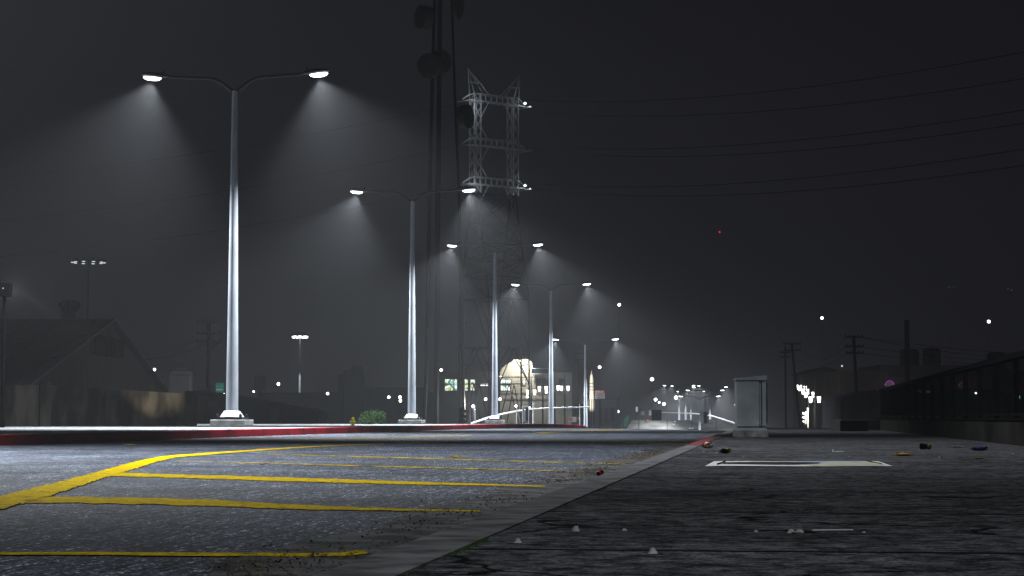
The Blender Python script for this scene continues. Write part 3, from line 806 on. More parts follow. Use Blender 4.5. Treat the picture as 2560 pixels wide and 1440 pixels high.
# ---------------------------------------------------------------- high-mast stadium lights
def high_mast(px, py, Y, label, bright, npx=41):
    a = W(px, py, Y); zb = gz(a.x, Y); H_ = a.z - zb; rr = npx * Y / F
    r = thing("high_mast_light", (a.x, Y, zb), label, "floodlight mast", "high masts with rings of floodlights")
    MB().tube([(0, 0, 0), (0, 0, H_ + .2)], [.16 * Y/250, .10 * Y/250], 10).build("pole", M_galv if bright else M_dkmetal, r)
    m = MB(); n = 28; k0 = Y / 250
    for k in range(n):
        a0 = 2*math.pi*k/n; a1 = 2*math.pi*(k+1)/n
        for dz in (.05, .4):
            m.tube([(rr*.92*math.cos(a0), rr*.92*math.sin(a0), H_+dz*k0), (rr*.92*math.cos(a1), rr*.92*math.sin(a1), H_+dz*k0)], .05*k0, 4)
    for k in range(6):
        a0 = math.pi*k/3; m.tube([(0, 0, H_+.2*k0), (rr*.92*math.cos(a0), rr*.92*math.sin(a0), H_+.2*k0)], .05*k0, 4)
    m.build("ring", M_dkmetal, r)
    nh = 7 if bright else 10
    for k in range(nh):
        a0 = 2*math.pi*(k+.35)/nh; p = (rr*.95*math.cos(a0), rr*.95*math.sin(a0), H_)
        h = MB().lathe([(.16*k0, .35*k0), (.24*k0, .05*k0), (.26*k0, -.02*k0)], 8, p).build("lamp_head", M_dkmetal, r)
        if bright: MB().ico((p[0], p[1], p[2] - .08*k0), .21*k0, 2).build("lens", M_bulb, h)
        else: MB().lathe([(.20*k0, -.03*k0), (.20*k0, -.12*k0)], 8, p).build("lens", M_bulb_dim, h)
    return r, H_
high_mast(221, 655, 250, "tall mast with a dim ring of floodlights above the barn roof", False)
r, H_ = high_mast(750, 840, 480, "distant mast with a bright ring of floodlights, between the two nearest street lamps", True, 17)
ld = bpy.data.lights.new("mast_light", 'SPOT'); ld.energy = 14000; ld.spot_size = R(50); ld.spot_blend = .3; ld.shadow_soft_size = .3
lo = bpy.data.objects.new("mast_light", ld); COL.objects.link(lo); lo.parent = r; lo.location = (1, -8, H_ - 1)
lo.rotation_euler = (Vector((0, 0, 3)) - Vector((1, -8, H_-1))).to_track_quat('-Z', 'Y').to_euler()

# ---------------------------------------------------------------- small distant lamps
def dlamp(px, py, label, Y=350, r_px=4.0, mt=None, name="distant_lamp", ex=None):
    a = W(px, py, Y); zb = gz(a.x, Y); H_ = a.z - zb
    r = thing(name, (a.x, Y, zb), label, "lamp", "distant white lamps across the skyline" if mt is None else None)
    MB().tube([(0, .12, 0), (0, .12, H_)], [.03, .015], 5).build("pole", M_dark, r)
    rr = r_px * Y / F
    h = MB().lathe([(rr*.5, H_+rr*.7), (rr*.75, H_+rr*.3), (rr*.8, H_+rr*.1)], 8).build("cap", M_dark, r)
    MB().ico((0, 0, H_), rr, 2).build("bulb", mt or M_bulb, r)
    if ex:
        ld = bpy.data.lights.new("bulb_light", 'POINT'); ld.energy = ex; ld.color = (.92, .96, 1); ld.shadow_soft_size = .3
        lo = bpy.data.objects.new("bulb_light", ld); COL.objects.link(lo); lo.parent = r; lo.location = (0, -.8, H_ + .3)
for px, py, s, lb in ((386, 924, 3.6, "white lamp just off the barn's right eave"),
    (696, 960, 3.8, "white lamp left of the distant floodlight mast's lit pole"), (634, 979, 2.4, "small white lamp right of the nearest lamp's pole, by the dark billboard"),
    (560, 985, 2.2, "tiny white lamp touching the nearest street lamp's pole under the teal sign"), (819, 984, 3.5, "white lamp over the yellow hydrant's left, low on the skyline"),
    (972, 993, 3.6, "white lamp left of the vertical pair beside the second street lamp"), (1000, 993, 3.8, "upper lamp of the vertical pair beside the second street lamp"),
    (1001, 1002, 3.8, "lower lamp of the vertical pair beside the second street lamp"), (1103, 925, 3.6, "white lamp above the lit window at the cream building's left end"),
    (1548, 762, 3.8, "lone white lamp high over the road, right of the fifth street lamp"), (1499, 918, 3.8, "white lamp right of the cream obelisk's tip"),
    (1630, 948, 4.6, "large white lamp high left of the distant lamp cluster"), (1639, 999, 4.0, "upper-left lamp of the slanting trio above the six-lens signal"),
    (1648, 1006, 2.6, "small middle lamp of the slanting trio above the six-lens signal"), (1660, 1010, 4.1, "lower-right lamp of the slanting trio above the six-lens signal"),
    (1690, 994, 4.6, "round lamp touching the lowest head of the distant cluster"), (1544, 1029, 4.0, "white lamp low over the crest, left of the teal panel"),
    (1840, 1012, 4.0, "white lamp half hidden behind the cabinet's left edge"),
    (2055, 795, 3.6, "lone white lamp high above the lantern row"), (2472, 804, 4.0, "lone white lamp high above the railing at the right"),
    (1214, 998, 3.7, "white lamp under the two small lit windows of the building"), (1250, 998, 3.8, "white lamp right of the third street lamp's pole"),
    (1318, 992, 3.0, "white lamp hanging below the left lantern of the first lantern post"), (1183, 1016, 3.8, "white lamp just above the low end of the arched signal arm"),
    (1290, 1015, 3.2, "white lamp left of the glass phone booth"), (1324, 1020, 3.2, "white lamp at the phone booth's right corner"),
    (1366, 980, 3.4, "white lamp directly under the second lantern post's right lantern")):
    dlamp(px, py, lb, {1840: 282, 1183: 182}.get(px, 340 if px > 1500 or px < 1100 else 262), s, ex={1840: 3500, 1183: 2600}.get(px))
dlamp(1799, 580, "tiny red beacon high in the night sky over the road", 520, 2.4, M_redbulb, "red_beacon")
dlamp(2105, 915, "small bluish lamp beside the leaning pole's middle, above the dark gabled building", 330, 2.4, M_bulb_dim, "roof_lamp")
for px, py, lb in ((2372, 718, "faint pale light high at the upper right, left one"), (2384, 717, "faint pale light close right of another, upper right"), (2520, 722, "faint pale light at the far right above the railing"), (2529, 725, "faintest small light at the far right edge of the sky")):
    dlamp(px, py, lb, 560, 1.5, emat("faint_light", (.7, .75, .8), .10), "faint_light")

# ---------------------------------------------------------------- lantern posts
def make_lantern_post():
    r = thing("lantern_post", (0, 0, 0), "", "lamp post", "twin-lantern lamp posts with spiked finials")
    MB().lathe([(.26, 0), (.26, .5), (.15, .6), (.14, 6.2), (.10, 7.0), (.07, 8.6), (.02, 9.7)], 10).build("post", M_dkmetal, r)
    MB().tube([(-.52, 0, 7.45), (-.3, 0, 7.6), (0, 0, 7.4), (.3, 0, 7.6), (.52, 0, 7.45)], .035, 6).build("arm", M_dkmetal, r)
    for s in (-1, 1):
        l_ = MB().lathe([(.26, 7.34), (.20, 7.42), (.06, 7.52)], 8, (s*.5, 0, 0)).build("lantern", M_black, r)
        MB().lathe([(.13, 6.62), (.17, 6.66), (.235, 7.33)], 8, (s*.5, 0, 0)).build("lantern_glass", M_lantern, l_)
    for s in (-1,):
        ld = bpy.data.lights.new("lantern_light", 'POINT'); ld.energy = 50; ld.color = (1, .93, .78); ld.shadow_soft_size = .2
        lo = bpy.data.objects.new("lantern_light", ld); COL.objects.link(lo); lo.parent = r; lo.location = (0, -.6, 6.9)
    freeze(r); return r
LN = make_lantern_post(); LN_first = True
for px, py, Y, rz, lb in ((1328, 981, 290, 0, "twin-lantern post right of the pylon's foot, lowest of the centre row"), (1357, 972, 292, 0, "twin-lantern post just left of the fourth street lamp"),
                      (1387, 970, 300, 0, "twin-lantern post hidden partly by the fourth street lamp"), (1412, 971, 305, 0, "twin-lantern post right of the fourth street lamp"),
                      (2037, 999, 240, 0, "nearest and largest twin-lantern post of the right-hand row"), (2024, 987, 262, 0, "second twin-lantern post of the right-hand row"),
                      (2014, 979, 285, .6, "third twin-lantern post of the right-hand row"), (2006, 971, 305, .4, "fourth twin-lantern post of the right-hand row"),
                      (1999, 968, 330, .9, "farthest, smallest twin-lantern post of the right-hand row")):
    a = W(px, py, Y); loc = (a.x, Y, a.z - 6.98)
    if LN_first: LN.location = loc; LN['label'] = lb; LN_first = False
    else:
        c = copy_tree(LN, loc=loc, rz=rz, label=lb)
        if px == 2037:
            for o in list(sc.objects):
                if o.parent == c and o.type == 'LIGHT': o.data = o.data.copy(); o.data.energy = 1100; o.location = (-.9, -4.0, 6.0)

# ---------------------------------------------------------------- traffic signals
def signal_head(parent, loc, cols=1, rz=0, sc_=1.0, front=-1, mt=None):
    M_ = Matrix.Rotation(rz, 3, 'Z')
    hw = .42 * cols * sc_
    b = MB().box((0, 0, 0), (2*hw, .10, 1.75*sc_)).build("backplate", mt or M_black, parent, bevel=.01)
    b.location = loc; b.rotation_euler = (0, 0, rz)
    hb = MB().box((0, -.14*sc_, 0), (2*hw - .35*sc_, .20*sc_, 1.45*sc_)).build("housing", mt or M_black, b, bevel=.01)
    for c in range(cols):
        for k in range(3):
            x = (c - (cols-1)/2) * .62 * sc_; z = (k - 1) * .48 * sc_
            v = MB(); n = 14; r1 = .17*sc_
            for j, y in ((0, -.24*sc_), (1, -.50*sc_)):
                for i in range(n + 1):
                    t = -R(35) + (math.pi + 2*R(35)) * i / n
                    for rr in (r1, r1 - .015*sc_): v.v.append((x + rr*math.cos(t), y, z + rr*math.sin(t)))
            m = 2*(n+1)
            for i in range(n):
                v.f += [(2*i, 2*i+2, m+2*i+2, m+2*i), (2*i+1, m+2*i+1, m+2*i+3, 2*i+3), (m+2*i, m+2*i+2, m+2*i+3, m+2*i+1)]
            v.build("visor", mt or M_dkmetal, b)
            MB().tube([(x, -.24*sc_, z), (x, -.255*sc_, z)], r1*.9, 14).build("signal_lens", M_glass, b)
    return b
def arm_signal(pts, Y, r0, r1, label, flip):
    a0 = W(*pts[0], Y); zb = gz(a0.x, Y)
    r = thing("traffic_signal", (a0.x, Y, zb), label, "traffic signal")
    P = [W(px, py, Y) - Vector((a0.x, Y, zb)) for px, py in pts]
    side = -1 if not flip else 1
    MB().tube([(side*.5, 0, 0), (side*.5, 0, P[0].z*.75)], .22, 12).build("post", M_white, r)
    full = [Vector((side*.5, 0, P[0].z*.72)), Vector((side*.3, 0, P[0].z*.92))] + P
    n = len(full)
    MB().tube(full, [r0 + (r1 - r0) * i/(n-1) for i in range(n)], 12).build("mast_arm", M_white, r, smooth=True)
    return r, P
r1_, P1 = arm_signal([(1182, 1057), (1215, 1046), (1250, 1036), (1290, 1028), (1330, 1022.5), (1370, 1020), (1410, 1019), (1470, 1017.5)], 184, .10, .05, "white arched signal arm sweeping over the road in front of the cream building", False)
MB().ico((P1[-1].x, 0, P1[-1].z), .09, 1).build("end_cap", M_white, r1_)
Y2 = 286
r2_, P2 = arm_signal([(1900, 1078), (1842, 1060), (1810, 1049), (1785, 1041), (1763, 1036), (1735, 1034), (1700, 1032.5), (1652, 1031)], Y2, .17, .07, "white arched signal arm reaching left from behind the cabinet, carrying two signal heads", True)
a = W(1641, 1038, Y2); signal_head(r2_, (a.x - r2_.location.x, -.25, a.z - r2_.location.z), 2, 0, .86)
a = W(1763, 1044, Y2); signal_head(r2_, (a.x - r2_.location.x, -.3, a.z - r2_.location.z), 1, R(55), .98)
def post_signal(px, py, Y, rz, label, mt=None, s=.9):
    a = W(px, py, Y); zb = gz(a.x, Y)
    r = thing("traffic_signal", (a.x, Y, zb), label, "traffic signal")
    MB().tube([(.25, .2, 0), (.25, .2, a.z - zb + 1.2)], [.09, .07], 8).build("post", mt or M_dkmetal, r)
    MB().tube([(.25, .2, a.z - zb), (0, .05, a.z - zb)], .04, 6).build("bracket", mt or M_dkmetal, r)
    signal_head(r, (0, 0, a.z - zb), 1, rz, s, mt=mt); return r
post_signal(1152, 1042, 172, R(75), "dark post-mounted signal seen edge-on at the island's far left of the arched arm")
post_signal(2015, 1045, 237, R(-70), "pale signal head seen from the side, under the right-hand lanterns", M_white, 1.0)
ld = bpy.data.lights.new("lamp_light", 'SPOT')
# small lit poles beside the arched arm
def lit_pole(px, y0, y1, Y, label, wpx=5, mt=None):
    a = W(px, y0, Y); zb = gz(a.x, Y)
    r = thing("short_pole", (a.x, Y, zb), label, "pole", "short pale poles beyond the crest")
    MB().tube([(0, 0, 0), (0, 0, (a.z - zb)*.6), (0, 0, a.z - zb)], [wpx*Y/F/2, wpx*Y/F/2*.8, wpx*Y/F/5], 8).build("pole", mt or M_white, r)
    MB().lathe([(wpx*Y/F*.8, 0), (wpx*Y/F*.8, .12)], 8).build("base", M_block, r)
lit_pole(1175, 1014, 0, 178, "thick pale tapering pole left of the arched arm's low end", 7)
lit_pole(1188, 1016, 0, 181, "shorter thin pale pole right of the thick one by the arched arm", 3.5)
lit_pole(1292, 1016, 0, 180, "pale grey pole between the third street lamp and the phone booth", 5)
lit_pole(1333, 1003, 0, 183, "slim white spindle-shaped pole crossing the arched arm", 4.5)
lit_pole(1449, 1010, 0, 185, "slim pale pole left of the fifth street lamp", 3.5)
lit_pole(1551, 988, 0, 300, "dim blue-grey pole right of the blue building", 6, M_bluebld)
def booth():
    a = W(1307, 1017, 182); b = W(1321, 1053, 182); w_ = abs(b.x - a.x)/2 + .03; zb = b.z; H_ = a.z - zb
    r = thing("phone_booth", (W(1314, 1045, 182).x, 182, zb), "glass phone booth with a pale frame behind the arched arm", "booth")
    m = MB()
    for sx in (-1, 1):
        for sy in (0, 1): m.b2(sx*w_-.03, sx*w_+.03, sy*.5-.03, sy*.5+.03, -1.5, H_)
    m.build("frame", M_white, r)
    MB().b2(-w_-.05, w_+.05, -.05, .55, H_, H_+.08).build("roof", M_white, r)
    MB().b2(-w_+.03, -.05, .0, .02, .05, H_-.05).build("pane", mat("pane_pale", (.55, .62, .72), None, .2), r)
    MB().b2(-.02, w_-.03, .0, .02, .05, H_-.05).build("pane", M_glass, r)
booth()

# ---------------------------------------------------------------- cream building
def lit_window_mat():
    m, n, l, b = newmat("lit_window")
    tc = n.new('ShaderNodeTexCoord'); z = n.new('ShaderNodeTexNoise'); z.inputs['Scale'].default_value = 1.3; z.inputs['Detail'].default_value = 2
    l.new(tc.outputs['Object'], z.inputs['Vector'])
    c = ramp(n, l, z.outputs['Fac'], [(.38, (.01, .05, .04)), (.44, (.03, .30, .17)), (.48, (.75, .95, .88)), (.56, (1.0, .88, .78)), (.63, (.40, .45, .10))])
    l.new(c, b.inputs['Emission Color']); b.inputs['Emission Strength'].default_value = 1.3; m.cycles.emission_sampling = 'NONE'; return m
M_litwin = lit_window_mat(); M_litwhite = emat("lit_pane", (1, .97, .9), 1.6)
def cream():
    Y = 330.0; o = W(1290, 1045, Y); zb = gz(o.x, Y)
    r = thing("cream_building", (o.x, Y, zb), "floodlit cream building with a curved gable and lit windows beyond the crest", "building")
    q = lambda px, py, y=Y: W(px, py, y) - Vector((o.x, Y, zb))
    gab = [(1250, 1085), (1250, 934), (1254, 922), (1262, 914), (1272, 908), (1280, 904), (1284, 899), (1292, 897.5), (1300, 900), (1308, 898), (1320, 898), (1328, 903), (1331, 908), (1331, 1085)]
    g = MB().prism([q(a, b) for a, b in gab], (0, 6, 0)).build("gable_wall", M_cream, r)
    MB().prism([q(a, b) for a, b in ((1331, 1085), (1331, 926), (1430, 932), (1430, 1085))], (0, 6, 0)).build("wing_wall", M_cream, r)
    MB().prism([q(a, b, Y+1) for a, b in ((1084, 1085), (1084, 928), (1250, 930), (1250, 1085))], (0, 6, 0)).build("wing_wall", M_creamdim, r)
    m = MB()
    for y in (940, 981, 996): 
        a, b = q(1252, y), q(1430, y); m.b2(a.x, b.x, -.12, 0, a.z - .12, a.z + .08)
    m.build("cornice", M_cream, r)
    for x in (1279, 1298, 1322, 1336):
        a, b = q(x, 1000), q(x, 945); MB().b2(a.x-.2, a.x+.2, -.10, 0, a.z, b.z).build("pilaster", M_cream, g)
    wins = [((1112, 948, 1142, 976), M_litwin), ((1156, 948, 1169, 976), M_litwin), ((1176, 949, 1187, 976), M_litwin), ((1201, 958.5, 1212, 964.5), M_litwhite), ((1214, 958.5, 1223, 964.5), M_litwhite),
            ((1252, 949, 1277, 976), M_litwin), ((1307, 951, 1313, 962), M_litwhite), ((1341, 947, 1352, 975), M_glass), ((1356, 947, 1369, 975), M_glass), ((1398, 948, 1410, 972), M_glass)]
    for (a, b, c, d), mt in wins:
        dy = .9 if a < 1250 else -.05
        A, B = q(a, d), q(c, b)
        f = MB(); t = .10
        f.b2(A.x-t, B.x+t, dy-.06, dy, A.z-t, A.z); f.b2(A.x-t, B.x+t, dy-.06, dy, B.z, B.z+t); f.b2(A.x-t, A.x, dy-.06, dy, A.z, B.z); f.b2(B.x, B.x+t, dy-.06, dy, A.z, B.z)
        if c - a > 14: xm = (A.x+B.x)/2; f.b2(xm-.05, xm+.05, dy-.05, dy, A.z, B.z); f.b2(A.x, B.x, dy-.05, dy, (A.z+B.z)/2-.05, (A.z+B.z)/2+.05)
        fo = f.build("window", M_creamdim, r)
        MB().b2(A.x, B.x, dy-.03, dy-.01, A.z, B.z).build("pane", mt, fo)
    a, b = q(1329, 934), q(1371, 922)
    s = MB().b2(a.x, b.x, -1.0, -.8, a.z, b.z).build("roof_sign", mat("dark_sign", (.03, .05, .08), (.015, .02, .03), .4, 1.5), r)
    m = MB(); z0 = a.z
    for x in (a.x+.3, b.x-.3): m.tube([(x, -.9, z0-1), (x, -.7, z0)], .05, 5)
    m.b2(a.x-.08, b.x+.08, -1.02, -.78, b.z, b.z+.08); m.b2(a.x-.08, b.x+.08, -1.02, -.78, a.z-.08, a.z)
    m.build("sign_frame", M_white, s)
    # floodlights over the gable
    for px, py, e, tx, ty in ((1312, 889, 3000, 1302, 935), (1290, 940, 0, 0, 0)):
        if not e: continue
        p = q(px, py); 
        MB().tube([(p.x, .1, p.z - .6), (p.x, -.1, p.z+.05), (p.x, -2.2, p.z+.1)], .05, 5).build("floodlight_arm", M_dark, r)
        MB().box((p.x, -2.4, p.z), (.4, .3, .2)).build("floodlight", M_dark, r)
        ld = bpy.data.lights.new("gable_light", 'SPOT'); ld.energy = e; ld.color = (1, .965, .86); ld.spot_size = R(118); ld.spot_blend = .6; ld.shadow_soft_size = .3
        lo = bpy.data.objects.new("gable_light", ld); COL.objects.link(lo); lo.parent = r; lo.location = (p.x, -2.4, p.z - .15)
        t = q(tx, ty); lo.rotation_euler = (t - Vector(lo.location)).to_track_quat('-Z', 'Y').to_euler()
cream()
def wall_lamp(px, py, Y, label):
    a = W(px, py, Y); zb = gz(a.x, Y)
    r = thing("wedge_lamp", (a.x, Y, zb), label, "lamp")
    MB().tube([(0, .2, 0), (0, .2, a.z - zb)], [.08, .05], 6).build("pole", M_dark, r)
    z = a.z - zb
    MB().prism([(-.25, -.2, z+.12), (.45, -.2, z+.05), (.4, -.2, z+.2), (-.2, -.2, z+.22)], (0, .4, 0)).build("lamp_head", M_dark, r)
    MB().prism([(-.22, -.18, z+.10), (.42, -.18, z+.03), (.2, -.18, z-.06), (-.15, -.18, z-.1)], (0, .36, 0)).build("lens", M_bulb, r)
wall_lamp(1249, 941, 320, "flat bright lamp head peeking out right of the third street lamp's pole")

# ---------------------------------------------------------------- obelisk, signs, blue building, barrier
def obelisk():
    Y = 250.0; o = W(1479, 1045, Y); zb = gz(o.x, Y)
    r = thing("obelisk_tower", (o.x, Y, zb), "slender cream pointed tower beside the fifth street lamp, lit from below", "tower")
    z = lambda py: W(1479, py, Y).z - zb
    k = Y / F
    MB().lathe([(.05*1, z(996)), (6.0*k, z(996)), (5.2*k, z(980)), (4.6*k, z(950)), (3.4*k, z(938)), (1.2*k, z(934)), (.3*k, z(926))][1:], 8).build("spire", M_cream, r)
    MB().lathe([(6.6*k, 0), (6.6*k, z(1000)), (5.6*k, z(996))], 8).build("shaft", M_cream, r)
    m = MB()
    for a in range(8):
        t = 2*math.pi*a/8; m.tube([(7*k*math.cos(t), 7*k*math.sin(t), 0), (7*k*math.cos(t), 7*k*math.sin(t), z(998))], .07, 4)
    m.build("rib", M_creamdim, r)
    for py in (960, 968, 976, 984): MB().lathe([(5.3*k, z(py)), (5.3*k, z(py-2))], 8).build("ring_band", M_creamdim, r)
    ld = bpy.data.lights.new("spire_light", 'SPOT'); ld.energy = 7500; ld.color = (1, .96, .86); ld.spot_size = R(50); ld.spot_blend = .4
    lo = bpy.data.objects.new("spire_light", ld); COL.objects.link(lo); lo.parent = r; lo.location = (-1.5, -8, z(1010))
    lo.rotation_euler = (Vector((0, 0, z(960))) - Vector(lo.location)).to_track_quat('-Z', 'Y').to_euler()
    MB().box((-1.5, -8.2, z(1014)), (.4, .4, .3)).build("uplight", M_dark, r)
    MB().tube([(-1.5, -8.2, 0), (-1.5, -8.2, z(1014))], .06, 5).build("uplight_pole", M_dark, r)
obelisk()
def billboard(px0, py0, px1, py1, Y, label, top, body, rows, mt_t, mt_b, letters=None, name="billboard", support=True, lum=None):
    a = W(px0, py1, Y); b = W(px1, py0, Y); zb = gz(a.x, Y); cx = (a.x+b.x)/2
    r = thing(name, (cx, Y, zb), label, "sign")
    hw = (b.x-a.x)/2; z0 = a.z - zb; z1 = b.z - zb; zm = z1 - (z1-z0)*top
    if support: MB().tube([(0, .2, 0), (0, .2, z1 - .1)], hw*.14 + .04, 8).build("post", M_dark, r)
    MB().b2(-hw, hw, 0, .12, z0, zm).build("panel", mt_b, r)
    if top: MB().b2(-hw, hw, -.01, .12, zm, z1).build("top_band", mt_t, r)
    if letters:
        for (row, n, mt_, hgt) in letters:
            m = MB(); z = z0 + (z1-z0)*row; hh = (z1-z0)*hgt
            for i in range(n):
                x0 = -hw*.86 + 2*hw*.86*i/n; x1 = x0 + 2*hw*.86/n*random.uniform(.5, .78)
                m.b2(x0, x1, -.03, -.012, z - hh/2, z - hh/2 + hh*random.uniform(.75, 1))
            m.build("lettering", mt_, r)
    return r
M_sred = emat("sign_red", (.55, .05, .08), .22); M_spale = emat("sign_pale", (.50, .52, .55), .30); M_sgrey = emat("sign_grey", (.2, .22, .25), .16); M_spink = emat("sign_pink", (.75, .45, .5), .4)
billboard(1487, 976, 1512, 997, 262, "red and white backlit shop sign right of the cream tower", .36, 0, 0, M_sred, M_spale,
          [(.85, 3, M_spink, .22), (.80, 4, M_spink, .12), (.45, 5, M_sgrey, .2), (.15, 7, M_sred, .12)])
billboard(1421, 1042, 1441, 1055, 215, "small sign with a red disc on a pale board, low behind the island's tip", 0, 0, 0, None, M_spale, name="road_sign")
o = MB(); a = W(1426.5, 1048.5, 214.8); o.tube([(a.x, 214.8, a.z), (a.x, 214.75, a.z)], 5.2*215/F, 16)
rs = [x for x in sc.objects if x.name.startswith("road_sign")][0]
ob = o.build("red_disc", M_sred, rs); ob.location = (-rs.location.x, -rs.location.y, -rs.location.z)
r = thing("yellow_warning_sign", (W(1447.5, 1047, 215).x, 215, gz(8, 215)), "small yellow triangular sign right of the red disc sign", "sign")
z = W(1447, 1047, 215).z - r.location.z
MB().prism([(-.2, 0, z+.1), (.15, 0, z+.12), (.15, 0, z-.15)], (0, .04, 0)).build("plate", emat("yellow_plate", (.6, .5, .12), .35), r)
MB().tube([(0, .06, 0), (0, .06, z)], .03, 5).build("post", M_dark, r)
billboard(539, 957, 560, 981, 300, "teal lit shop sign with pale script beside the nearest lamp's pole", 0, 0, 0, None, M_teal,
          [(.3, 6, emat("teal_letters", (.35, .7, .6), .35), .18), (.66, 3, emat("teal_letters_dim", (.2, .55, .45), .25), .15)], name="shop_sign")
billboard(636, 940, 664, 975, 300, "dark unlit billboard right of the nearest street lamp's pole", 0, 0, 0, None, M_dark)
r, hw, h, zb = bld("blue_building", 1487, 1545, 999, 290, 10, M_bluebld, "dim blue-grey flat-roofed building right of the cream tower", "building")
for x in (-.5, .0, .5): MB().b2(x*hw-.3, x*hw+.3, -.05, .01, h-3.2, h-1.2).build("window", M_glass, r)
MB().b2(-hw-.1, hw+.1, -.1, 10.1, h, h+.2).build("parapet", M_dark, r)
r, hw, h, zb = bld("brick_kiosk", 1508, 1530, 1061, 285, 3, mat("brown_wall", (.22, .12, .06), (.10, .06, .04), .9, .8), "small brown kiosk at the blue building's foot, just over the crest", "kiosk")
MB().b2(-hw-.2, hw+.2, -.2, 3.2, h, h+.12).build("roof", M_dark, r)
# teal slanted panel
a = [(1560, 1066), (1559, 1052), (1566, 1040), (1573, 1038), (1572, 1050), (1566, 1068)]
o = W(1566, 1066, 285); r = thing("teal_awning", (o.x, 285, gz(o.x, 285)), "teal slanted panel left of the long concrete barrier", "awning")
MB().prism([W(x, y, 285) - Vector(r.location) for x, y in a], (0, .3, 0)).build("panel", emat("teal_panel", (.05, .25, .20), .22), r)
MB().tube([(0, .4, 0), (0, .4, W(1566, 1050, 285).z - r.location.z)], .08, 5).build("post", M_dark, r)
def barrier():
    Y = 306.0; o = W(1650, 1045, Y); zb = gz(o.x, Y)
    r = thing("concrete_barrier", (o.x, Y, zb), "long pale lamplit concrete barrier wall under the distant street lamps", "barrier")
    q = lambda px, py: W(px, py, Y) - Vector((o.x, Y, zb))
    pl = [(1560, 1078), (1570, 1066), (1578, 1052), (1583, 1050), (1640, 1049.5), (1700, 1050.5), (1760, 1049), (1838, 1050), (1838, 1085), (1560, 1085)]
    MB().prism([q(*p) for p in pl], (0, 1.2, 0)).build("wall_panel", M_concwall, r)
    m = MB()
    for x in (1597, 1668, 1730, 1790): p = q(x, 1051); m.b2(p.x-.05, p.x+.05, -.04, 0, p.z-2.2, p.z)
    m.build("joint", M_dark, r)
    for x, y in ((1687, 1054), (1684, 1061), (1724, 1070.5), (1731, 1070.5)):
        p = q(x, y); MB().ico((p.x, -.3, p.z), .10, 1).build("marker_light", M_bulb_dim, r)
    p = q(1618.5, 1051); MB().ico((p.x, -.3, p.z), .17, 1).build("red_marker", emat("red_marker", (.8, .1, .15), .6), r)
barrier()
for px, py, w_, h_, lb, mt in ((1607, 1033, 9, 10, "dim brown panel left of the taller one above the barrier", (.16,.10,.06)), (1626, 1032, 8, 14, "taller dim brown panel beside the six-lens signal", (.20,.14,.07)), (1592, 1023, 5, 12, "small pale tilted sign above the barrier's left end", (.4,.4,.44))):
    billboard(px - w_/2, py - h_/2, px + w_/2, py + h_/2, 330, lb, 0, 0, 0, None, emat("dim_panel", mt, .14 if px > 1600 else .9), name="small_sign")

# ---------------------------------------------------------------- right-hand skyline
utility_pole(1963, 866, 225, (881, 893), 13, "thin upright utility pole right of the cabinet", .0, thick=.10)
utility_pole(1979, 857, 190, (860, 876), 21, "leaning utility pole with two crossarms right of the cabinet", -.088, thick=.11)
utility_pole(2134, 839, 160, (843, 867, 883), 22, "taller utility pole with three crossarms over the lantern row's right", -.035, thick=.125)
utility_pole(1446, 880, 300, (884, 899, 908), 12, "faint distant utility pole left of the fifth street lamp", 0, thick=.12)
utility_pole(1303, 862, 300, (872,), 8, "faint dark pole rising above the cream building's gable", 0, thick=.12)
for a, b, yb_, s, lb in ((1988, 2113, 0, 1.5, "upper"), ):
    pass
cable("overhead_wire", W(2000, 860, 190), W(2113, 843, 160), 1.6, .018, "uppermost sagging wire between the two right-hand utility poles", group="wires between the right-hand poles")
cable("overhead_wire", W(2001, 876, 190), W(2132, 846, 160), 1.2, .018, "second sagging wire between the two right-hand utility poles", group="wires between the right-hand poles")
cable("overhead_wire", W(1990, 892, 190), W(2113, 883, 160), 1.0, .018, "lowest sagging wire between the two right-hand utility poles", group="wires between the right-hand poles")
cable("overhead_wire", W(1963, 893, 225), W(1760, 912, 300), .6, .02, "faint wire running left from the upright utility pole", group="wires between the right-hand poles")
for (y0, y1, s, lb) in ((843, 872, .5, "highest"), (845, 878, .8, "second"), (867, 893, .5, "third"), (883, 905, .4, "lowest")):
    cable("overhead_wire", W(2156, y0, 160), W(2720, y1 + 12, 235), s, .02, lb + " wire running right from the three-armed utility pole past the chimney", group="wires running right past the chimney")
def chimney():
    Y = 290.; o = W(2267, 800, Y); zb = gz(o.x, Y); H_ = o.z - zb; k = Y/F
    r = thing("factory_chimney", (o.x, Y, zb), "tall square dark chimney rising over the right-hand skyline", "chimney")
    MB().lathe([(7.6*k*1.2, 0), (6.0*k*1.2, H_ - .5)], 4).build("shaft", M_black, r)
    MB().lathe([(6.2*k*1.2, H_ - .5), (6.2*k*1.2, H_)], 4).build("rim", M_black, r)
chimney()
def poly_bld(name, pts, Y, dep, mt, label, cat="building", extra=None):
    cx = sum(p[0] for p in pts)/len(pts); o = W(cx, 1045, Y); zb = gz(o.x, Y)
    r = thing(name, (o.x, Y, zb), label, cat)
    q = lambda px, py, y=Y: W(px, py, y) - Vector((o.x, Y, zb))
    MB().prism([q(*p) for p in pts], (0, dep, 0)).build("wall", mt, r)
    return r, q
r, q = poly_bld("gabled_warehouse", [(2023, 1085), (2023, 929), (2063, 919), (2101, 927), (2101, 1085)], 350, 20, M_dark, "black gabled warehouse behind the right-hand lanterns", "warehouse")
MB().prism([q(*p, 349.6) for p in [(2020, 930), (2063, 917), (2104, 928), (2104, 931), (2063, 921), (2020, 934)]], (0, 21, 0)).build("roof", M_black, r)
M_dimred = mat("dim_brick", (.09, .055, .055), (.05, .035, .035), .9, .3)
